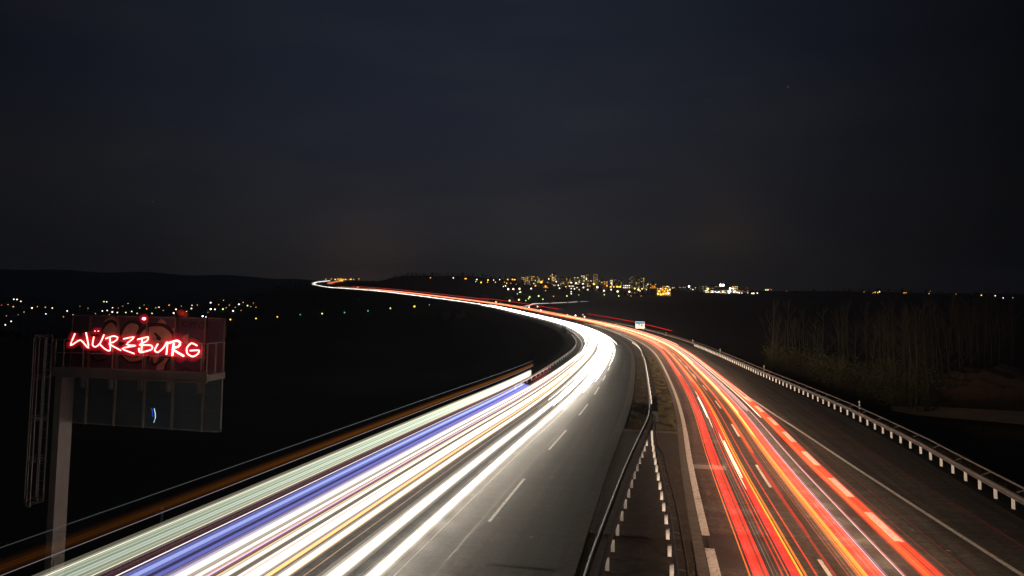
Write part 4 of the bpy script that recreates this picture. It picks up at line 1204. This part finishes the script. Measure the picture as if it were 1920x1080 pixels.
town = [(807, 521, 'o', 1), (850, 521, 'w', 1.1), (872, 522.5, 'o', 1.3), (874, 522.5, 'y', 1), (894, 524, 'w', 1.2), (892, 528, 'g', .9), (902, 529.5, 'y', 1.5), (915, 525, 'y', 1.4), (914, 529, 'o', 1), (925.5, 525, 'w', .9), (937, 524.5, 'w', 1), (929, 529, 'w', .8), (950, 531, 'y', 1), (952, 524, 'o', 1.5), (948, 536, 'w', 1.1),
        (953, 542, 'w', 2), (962.5, 542, 'w', 1.9), (974, 541.5, 'w', 1.9), (996, 541, 'w', 1.6), (976, 547.5, 'g', 1.4), (974, 548, 'w', .9), (961, 524, 'o', 1.8), (965, 524.5, 'y', 1.5), (978, 525.5, 'o', 1.4), (984, 532.5, 'd', .9), (1003, 526, 'y', 1.6), (1015, 529, 'y', 2.4), (1004, 535.5, 'o', 1.7), (1023, 537, 'o', 1.9),
        (1034, 516, 'w', 1.6), (1038, 519, 'w', 1.2), (1010, 518.5, 'w', 1.3), (997, 519, 'w', 1.4), (1001, 520, 'd', 1.2), (1029, 523, 'w', 1.2), (1043, 528, 'w', 1.4), (1035, 533, 'd', 1), (1047, 535, 'w', 1.3), (1049, 540.5, 'w', 1.4), (1023, 545, 'd', 1), (1061, 537.5, 'y', 1.1), (1067, 540, 'w', 1.8), (1071, 530, 'w', 1.6),
        (1069, 530.5, 'w', 1.5), (1080, 531, 'w', 1.8), (1077, 541.5, 'w', 1.3), (1087, 538.5, 'y', 1.4), (1093, 532, 'w', 1.4), (1094, 539, 'w', 1.5), (1102, 543, 'w', 1.3), (1092, 522, 'w', 1.3), (1099.5, 523.5, 'w', 1.3), (1108, 527, 'd', 1.5), (1113, 532.5, 'y', 1.6), (1120, 538.5, 'w', 2.2), (1114.5, 533, 'y', 1.4),
        (1132.5, 545, 'w', 1.7), (1133, 552.5, 'g', 1.3), (1146, 543, 'w', 1.4), (1158, 546.5, 'w', 2), (1180, 547, 'w', 1.9), (1160, 555, 'g', 1.4), (1183, 555, 'o', .9), (1202, 555, 'o', .8), (1197, 543, 'w', 1.8), (1200, 545.5, 'w', 1), (1190, 541, 'y', 1.7), (1204, 541.5, 'y', 1.5), (1138, 536, 'o', 1.6), (1145, 538, 'o', 2),
        (1151, 538, 'y', 1.3), (1157, 537.5, 'y', 1.8), (1163, 537.5, 'y', 1.9), (1160, 538, 'o', 1.6), (1170, 537.5, 'w', 1.8), (1175, 536.5, 'B', 1.5), (1179, 536, 'w', 1.7), (1172, 539, 's', 1.4), (1146, 528, 'w', 1.5), (1146, 531, 'w', 1.3), (1196, 522.5, 'd', 1), (1196, 532, 'w', .9), (1215, 533, 'w', 1),
        (1063, 555, 'g', 1.4), (1071, 550.5, 'g', 1.5), (1071, 547, 'w', 1), (1085, 553, 'g', .8), (1038, 555.5, 'o', 1), (1010, 555, 'g', 1.8), (1018, 561, 'g', 1.3), (993, 557, 'g', 1.7), (991, 560, 'g', 1.2), (986, 563.5, 'g', 1), (973, 562, 'g', 2), (955.5, 563.5, 'g', 2), (930, 566.5, 'g', 1.9), (970, 551, 'w', .7),
        (1210, 541, 'd', .8), (1221, 535, 'o', 1.4), (1227, 537, 'o', 1.2), (944, 537, 'w', .9), (958, 531, 'd', .8), (992, 527, 'd', 1), (1027, 530, 'd', .9), (1056, 531, 'd', .9), (1064, 524, 'd', 1), (1128, 530, 'd', .9), (1212, 543, 'w', .8), (946, 529, 'd', .9), (986, 523, 'y', 1), (968, 533, 'd', .7), (1085, 528, 'd', 1), (1104, 530, 'd', .9), (1124, 527, 'd', .9), (1118, 543, 'd', .6), (1190, 549, 'd', .6)]
lamps(town, 'among the houses of the hill town', Yt, 'of the hill town')
lamps([(1008, 574.8, 'w', 1.3), (1014, 582, 'w', 1.6), (992, 576, 'w', 1.4), (1064, 590, 'y', 1), (1079, 591.5, 'w', 1.7), (1093, 590, 'd', 1.3), (1096, 594, 'w', 1.4), (898, 569, 'w', 1.1), (903, 570, 'd', .8), (922, 572, 'd', .8), (1155, 608, 'd', .8)],
      'beside the far right carriageway', lambda x, y: 470 if x < 1040 else 350, 'beside the far right carriageway')
lamps([(1292, 537, 'B', 1.6), (1295, 541.5, 'd', 1), (1299, 543, 'w', 1), (1285, 539, 'd', .8), (1281, 539, 'd', .8), (1304, 539.5, 'g', .7), (1275, 539, 'o', .8), (1413, 550, 'w', 1.6), (1410, 550, 'w', 1.3), (1420, 549.5, 'w', 1.2), (1436, 543.5, 'g', 1.5), (1440, 543.5, 'w', 1.1), (1442, 541, 'r', .8), (1446, 543, 'o', .7), (1401, 540, 'r', .8), (1475, 546, 'd', .6), (1391, 545, 'o', 1.2), (1398, 545.5, 'o', 1)],
      'around the bright halls on the right ridge', 1660, 'around the bright halls')
lamps([(1641, 548, 'y', .9), (1646, 548.5, 'y', 1), (1649, 547, 'w', 1.1), (1637, 549, 'o', .7), (1620, 547.5, 'o', .6), (1695, 549, 'o', 1), (1699, 549, 'o', .9), (1742, 550.5, 'o', .8), (1793, 551.5, 'o', .8), (1840, 553.5, 'y', 1.1), (1866, 554.5, 'w', 1), (1881, 558.5, 's', 1), (1899, 558, 's', .7), (1744, 546, 'd', .5)],
      'strung along the dark right hand ridge', 1660, 'along the right ridge')
lamps([(700, 542, 'o', .8), (671, 538.4, 'o', 1.1), (764, 550, 's', 1.1), (683, 541.8, 'r', 1)], 'beside the far road below the hairpin', 860, 'below the hairpin')

# buildings
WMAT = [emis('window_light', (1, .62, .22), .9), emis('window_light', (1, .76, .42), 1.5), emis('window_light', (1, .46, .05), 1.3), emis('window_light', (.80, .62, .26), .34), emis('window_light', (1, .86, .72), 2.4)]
wmesh = []
for m_ in WMAT:
    bm = bmesh.new(); bx(bm, (0, 0, 0), (1, .1, 1))
    me = bpy.data.meshes.new('window'); bm.to_mesh(me); bm.free(); me.materials.append(m_); wmesh.append(me)
def building(x0, x1, yt, yb, Y, label, wallm='wall', cat='building', dens=.5, bright=(0, 1, 2, 3), roof='flat', name='apartment_block', group=None):
    R = random.Random(int(x0 * 7 + yt * 3))
    a, b = at(x0, yb, Y), at(x1, yb, Y); top = at((x0 + x1) / 2, yt, Y).z
    w, hh = b.x - a.x, top - a.z
    gz = min(theight((a.x + b.x) / 2, Y) - 1, a.z)
    t = thing(name, label, cat, ((a.x + b.x) / 2, Y, gz), R.uniform(-.12, .12), group)
    full = top - gz; dep = min(max(w * .7, 8), 16)
    bm = bmesh.new(); bx(bm, (0, dep / 2, full / 2), (w, dep, full)); obj('wall', bm, M[wallm], t)
    bm = bmesh.new()
    if roof == 'flat':
        bx(bm, (0, dep / 2, full + .25), (w + .6, dep + .6, .5)); bx(bm, (w * .15, dep / 2, full + 1.3), (w * .3, 3, 1.7))
    else:
        v = [bm.verts.new(q) for q in ((-w / 2 - .4, -.4, full), (w / 2 + .4, -.4, full), (w / 2 + .4, dep + .4, full), (-w / 2 - .4, dep + .4, full), (-w / 2 - .4, dep / 2, full + 3), (w / 2 + .4, dep / 2, full + 3))]
        for f in ((0, 1, 5, 4), (2, 3, 4, 5), (0, 4, 3), (1, 2, 5), (3, 2, 1, 0)): bm.faces.new([v[k] for k in f])
    obj('roof', bm, M['roof'], t)
    nx = max(2, min(6, int(w / 3.4))); nz = max(2, min(11, int(hh / 3.3)))
    for i in range(nx):
        for j in range(nz):
            if R.random() > dens: continue
            o = bpy.data.objects.new('window', wmesh[R.choice(bright)]); COL.objects.link(o); o.parent = t
            o.location = (-w / 2 + w * (i + .5) / nx, -.06, full - hh * (j + .55) / nz); o.scale = (w / nx * .55, 1, min(hh / nz * .5, 1.7))
    return t
B_ = building
B_(977, 984, 519, 532, 1500, 'short pale apartment block at the left end of the skyline', dens=.6)
B_(984.5, 994, 518, 533, 1520, 'wide pale green lit apartment block near the left end of the skyline', dens=.7, bright=(3, 3, 0))
B_(995, 1003, 517, 533, 1540, 'pale block with bright top floor left of the dark tower', dens=.5, bright=(1, 3, 0))
B_(1007, 1012, 518, 530, 1540, 'narrow pale block left of the dark tower')
B_(1016, 1026, 524, 534, 1560, 'low block just left of the dark tower', 'wall2', dens=.4)
B_(1031, 1043, 513, 536, 1560, 'dark reddish tower with two white lights near its top', 'wall2', dens=.25, bright=(1, 2))
B_(1050, 1059, 521, 536, 1540, 'dim olive apartment block right of the dark tower', dens=.5, bright=(3, 3, 0))
B_(1061, 1070, 521.5, 537, 1520, 'warm lit apartment block beside the olive one', dens=.5, bright=(3, 0, 2))
B_(1076, 1088, 519, 534, 1560, 'wide pale apartment block left of the stepped pair', dens=.6, bright=(3, 3, 1))
B_(1089, 1097, 516, 534, 1580, 'left one of the stepped pair of tall blocks', dens=.6, bright=(3, 3, 1))
B_(1097.5, 1105, 514, 534, 1590, 'right one of the stepped pair of tall blocks', dens=.6, bright=(3, 1, 3))
B_(1112, 1121, 513.5, 533.5, 1540, 'tallest yellow green floodlit tower of the skyline', dens=.98, bright=(3, 3, 3, 0))
B_(1126, 1131, 524, 534, 1560, 'small block right of the floodlit tower')
B_(1131.5, 1140, 526.5, 538, 1500, 'low orange lit block right of the floodlit tower', dens=.8, bright=(2, 0))
B_(1143, 1149, 522, 537, 1540, 'narrow white lit block beside the low orange one', dens=.7, bright=(1, 4, 3))
B_(1150, 1156, 523, 536, 1560, 'dim grey block left of the white supermarket lights', 'wall2', dens=.4, bright=(3, 3))
B_(1159, 1167, 524.5, 536, 1560, 'dim olive block above the white supermarket lights', dens=.5, bright=(3, 3))
B_(1179, 1187, 518, 541, 1520, 'tall dim olive tower, left of the reddish pair', dens=.7, bright=(3, 3))
B_(1191, 1200, 520, 541, 1500, 'reddish tall block, left of the twin towers on the right', dens=.4, bright=(3, 0))
B_(1201, 1209, 520.5, 541, 1510, 'reddish tall block, right of the twin towers on the right', dens=.4, bright=(3, 0))
B_(1209.5, 1214, 530, 541, 1480, 'low pale lit block right of the reddish twin towers', dens=.8, bright=(3, 1))
B_(1218, 1231, 531.5, 541, 1480, 'low wide orange lit block left of the floodlit hall', dens=.7, bright=(2, 2))
B_(960, 968, 528, 536, 1400, 'small gabled house below the orange street lamps', roof='gable', name='house', dens=.5)
B_(1066, 1076, 534, 543, 1380, 'white lit gabled house in the middle of the hill town', roof='gable', name='house', dens=.8, bright=(1, 4))
B_(1080, 1092, 537, 545, 1340, 'long gabled house under white lamps', roof='gable', name='house', dens=.5)
B_(1018, 1028, 534, 541, 1400, 'gabled house with orange windows', roof='gable', name='house', dens=.7, bright=(2, 2))
B_(1100, 1108, 530, 538, 1440, 'gabled house right of the stepped pair of blocks', roof='gable', name='house', dens=.6)
B_(1168, 1182, 533.5, 541, 1400, 'long low supermarket hall with brilliant white lights', roof='flat', name='hall', dens=1, bright=(4, 4, 1))
B_(1231.5, 1258, 540, 555.5, 1420, 'yellow floodlit hall standing alone at the right end of the hill town', 'wall', name='hall', dens=1, bright=(2, 2, 2, 0))  # glowing windows cover the facade in place of its floodlight
B_(1241, 1256, 536, 540, 1432, 'upper storey hall with orange lights behind the yellow floodlit hall', 'wall', name='hall', dens=.9, bright=(2, 0, 1))
B_(1315, 1352, 535.5, 545, 1640, 'long pale green lit factory hall on the right ridge', 'wall', name='hall', dens=.6, bright=(3, 3))
B_(1372, 1384, 536, 545, 1630, 'peach floodlit hall at the right end of the factory', 'wall', name='hall', dens=1, bright=(1, 2, 1))
B_(1320, 1382, 544, 549, 1560, 'low white lit loading hall in front of the factory', 'wall2', name='hall', dens=.8, bright=(4, 4, 1))
B_(1384, 1404, 544.5, 547.5, 1630, 'low dim orange lit shed right of the factory', 'wall', name='shed', dens=.8, bright=(2, 3))
def hit_ground(px, py):
    Y = 120.0
    while Y < 1600:
        q = at(px, py, Y)
        if q.z < theight(q.x, Y): return Y
        Y += 4
    return 420.0
B_(1027, 1060, 578.5, 588, 520, 'dim grey flat hall beyond the right carriageway', 'dimwall', name='hall', dens=0)
for x0, x1, y0, y1, lab in ((828, 846, 588, 597, 'pale windowless shed in the dark valley, left of its twin'), (856, 875, 588.5, 595, 'pale windowless shed in the dark valley, right of its twin')):
    B_(x0, x1, y0, y1, hit_ground((x0 + x1) / 2, y1) - 8, lab, 'dimwall', name='shed', dens=0)
# light dome and flood masts of the factory
for px, py, c, r, lab in ((1351, 534.5, 'B', 2.3, 'brilliant white roof light left half, on top of the factory hall'), (1356, 534.8, 'B', 2.3, 'brilliant white roof light right half, on top of the factory hall'), (1327, 541.5, 'g', 2.4, 'greenish flood lamp at the left of the factory'),
                          (1369, 541, 'B', 2.0, 'tall white flood lamp left of the peach hall'), (1369, 546, 's', 2.4, 'bluish flood lamp at the foot of the peach hall'), (1367, 549, 's', 1.7, 'lowest bluish flood lamp below the peach hall'), (1375, 541, 'w', 1.8, 'warm flood lamp in front of the peach hall')):
    lamp(px, py, 1550, c, r, lab, None)
lamps([(1329, 547.5, 'd', 1.4), (1336, 547, 's', 1.2), (1341, 547, 's', 1.2), (1348, 547, 's', 1.3), (1355, 547.5, 'w', 1.4), (1360, 549, 'd', 1.3), (1376, 547.5, 's', 1.4), (1382, 548, 'w', 1.4), (1386, 549, 'w', 1.4), (1391, 549.5, 's', 1), (1402, 549, 's', .8), (1351, 549, 'd', 1.2), (1320, 545.5, 'd', .8)],
      'in the yard below the factory', 1550, 'in the factory yard')
lamps([(1234, 551, 'y', 2.2), (1239, 552, 'y', 2.2), (1244, 551, 'y', 2.2), (1249, 550.5, 'y', 2), (1253, 550, 'B', 1.5), (1236, 546, 'y', 1.9), (1242, 543, 'o', 1.9), (1248, 541, 'y', 1.6), (1252, 545, 'y', 1.8), (1246, 546, 'o', 1.9), (1239, 541, 'w', 1.2), (1256, 543, 'w', 1.3), (1261, 540, 'd', 1.2), (1251, 537, 'w', 1), (1264, 539, 'd', .8)],
      'flooding the yellow hall', 1400, 'at the yellow hall')
# night air: thin haze that catches the light of the road and the town
bm = bmesh.new(); bx(bm, (0, 4400, 120), (16000, 9600, 380))
hz = obj('haze', bm, None)
hm = bpy.data.materials.new('haze_air'); hm.use_nodes = True
n_, l_ = hm.node_tree.nodes, hm.node_tree.links
n_.clear()
pv = n_.new('ShaderNodeVolumePrincipled'); pv.inputs['Density'].default_value = HAZE; pv.inputs['Color'].default_value = (.82, .88, 1, 1); pv.inputs['Anisotropy'].default_value = .3
ho = n_.new('ShaderNodeOutputMaterial'); l_.new(pv.outputs[0], ho.inputs['Volume'])
hz.data.materials.clear(); hz.data.materials.append(hm)
tag(hz, 'thin night haze over the valley', kind='stuff')
# slim mast
bm = bmesh.new(); b0 = at(1270, 541, 1600)
tube(bm, [(b0.x, b0.y, b0.z - 6), (b0.x, b0.y, b0.z + 11)], [1.2, .8], 8)
tag(obj('chimney', bm, M['wall']), 'slim pale chimney standing on the ridge left of the bright halls', 'chimney')
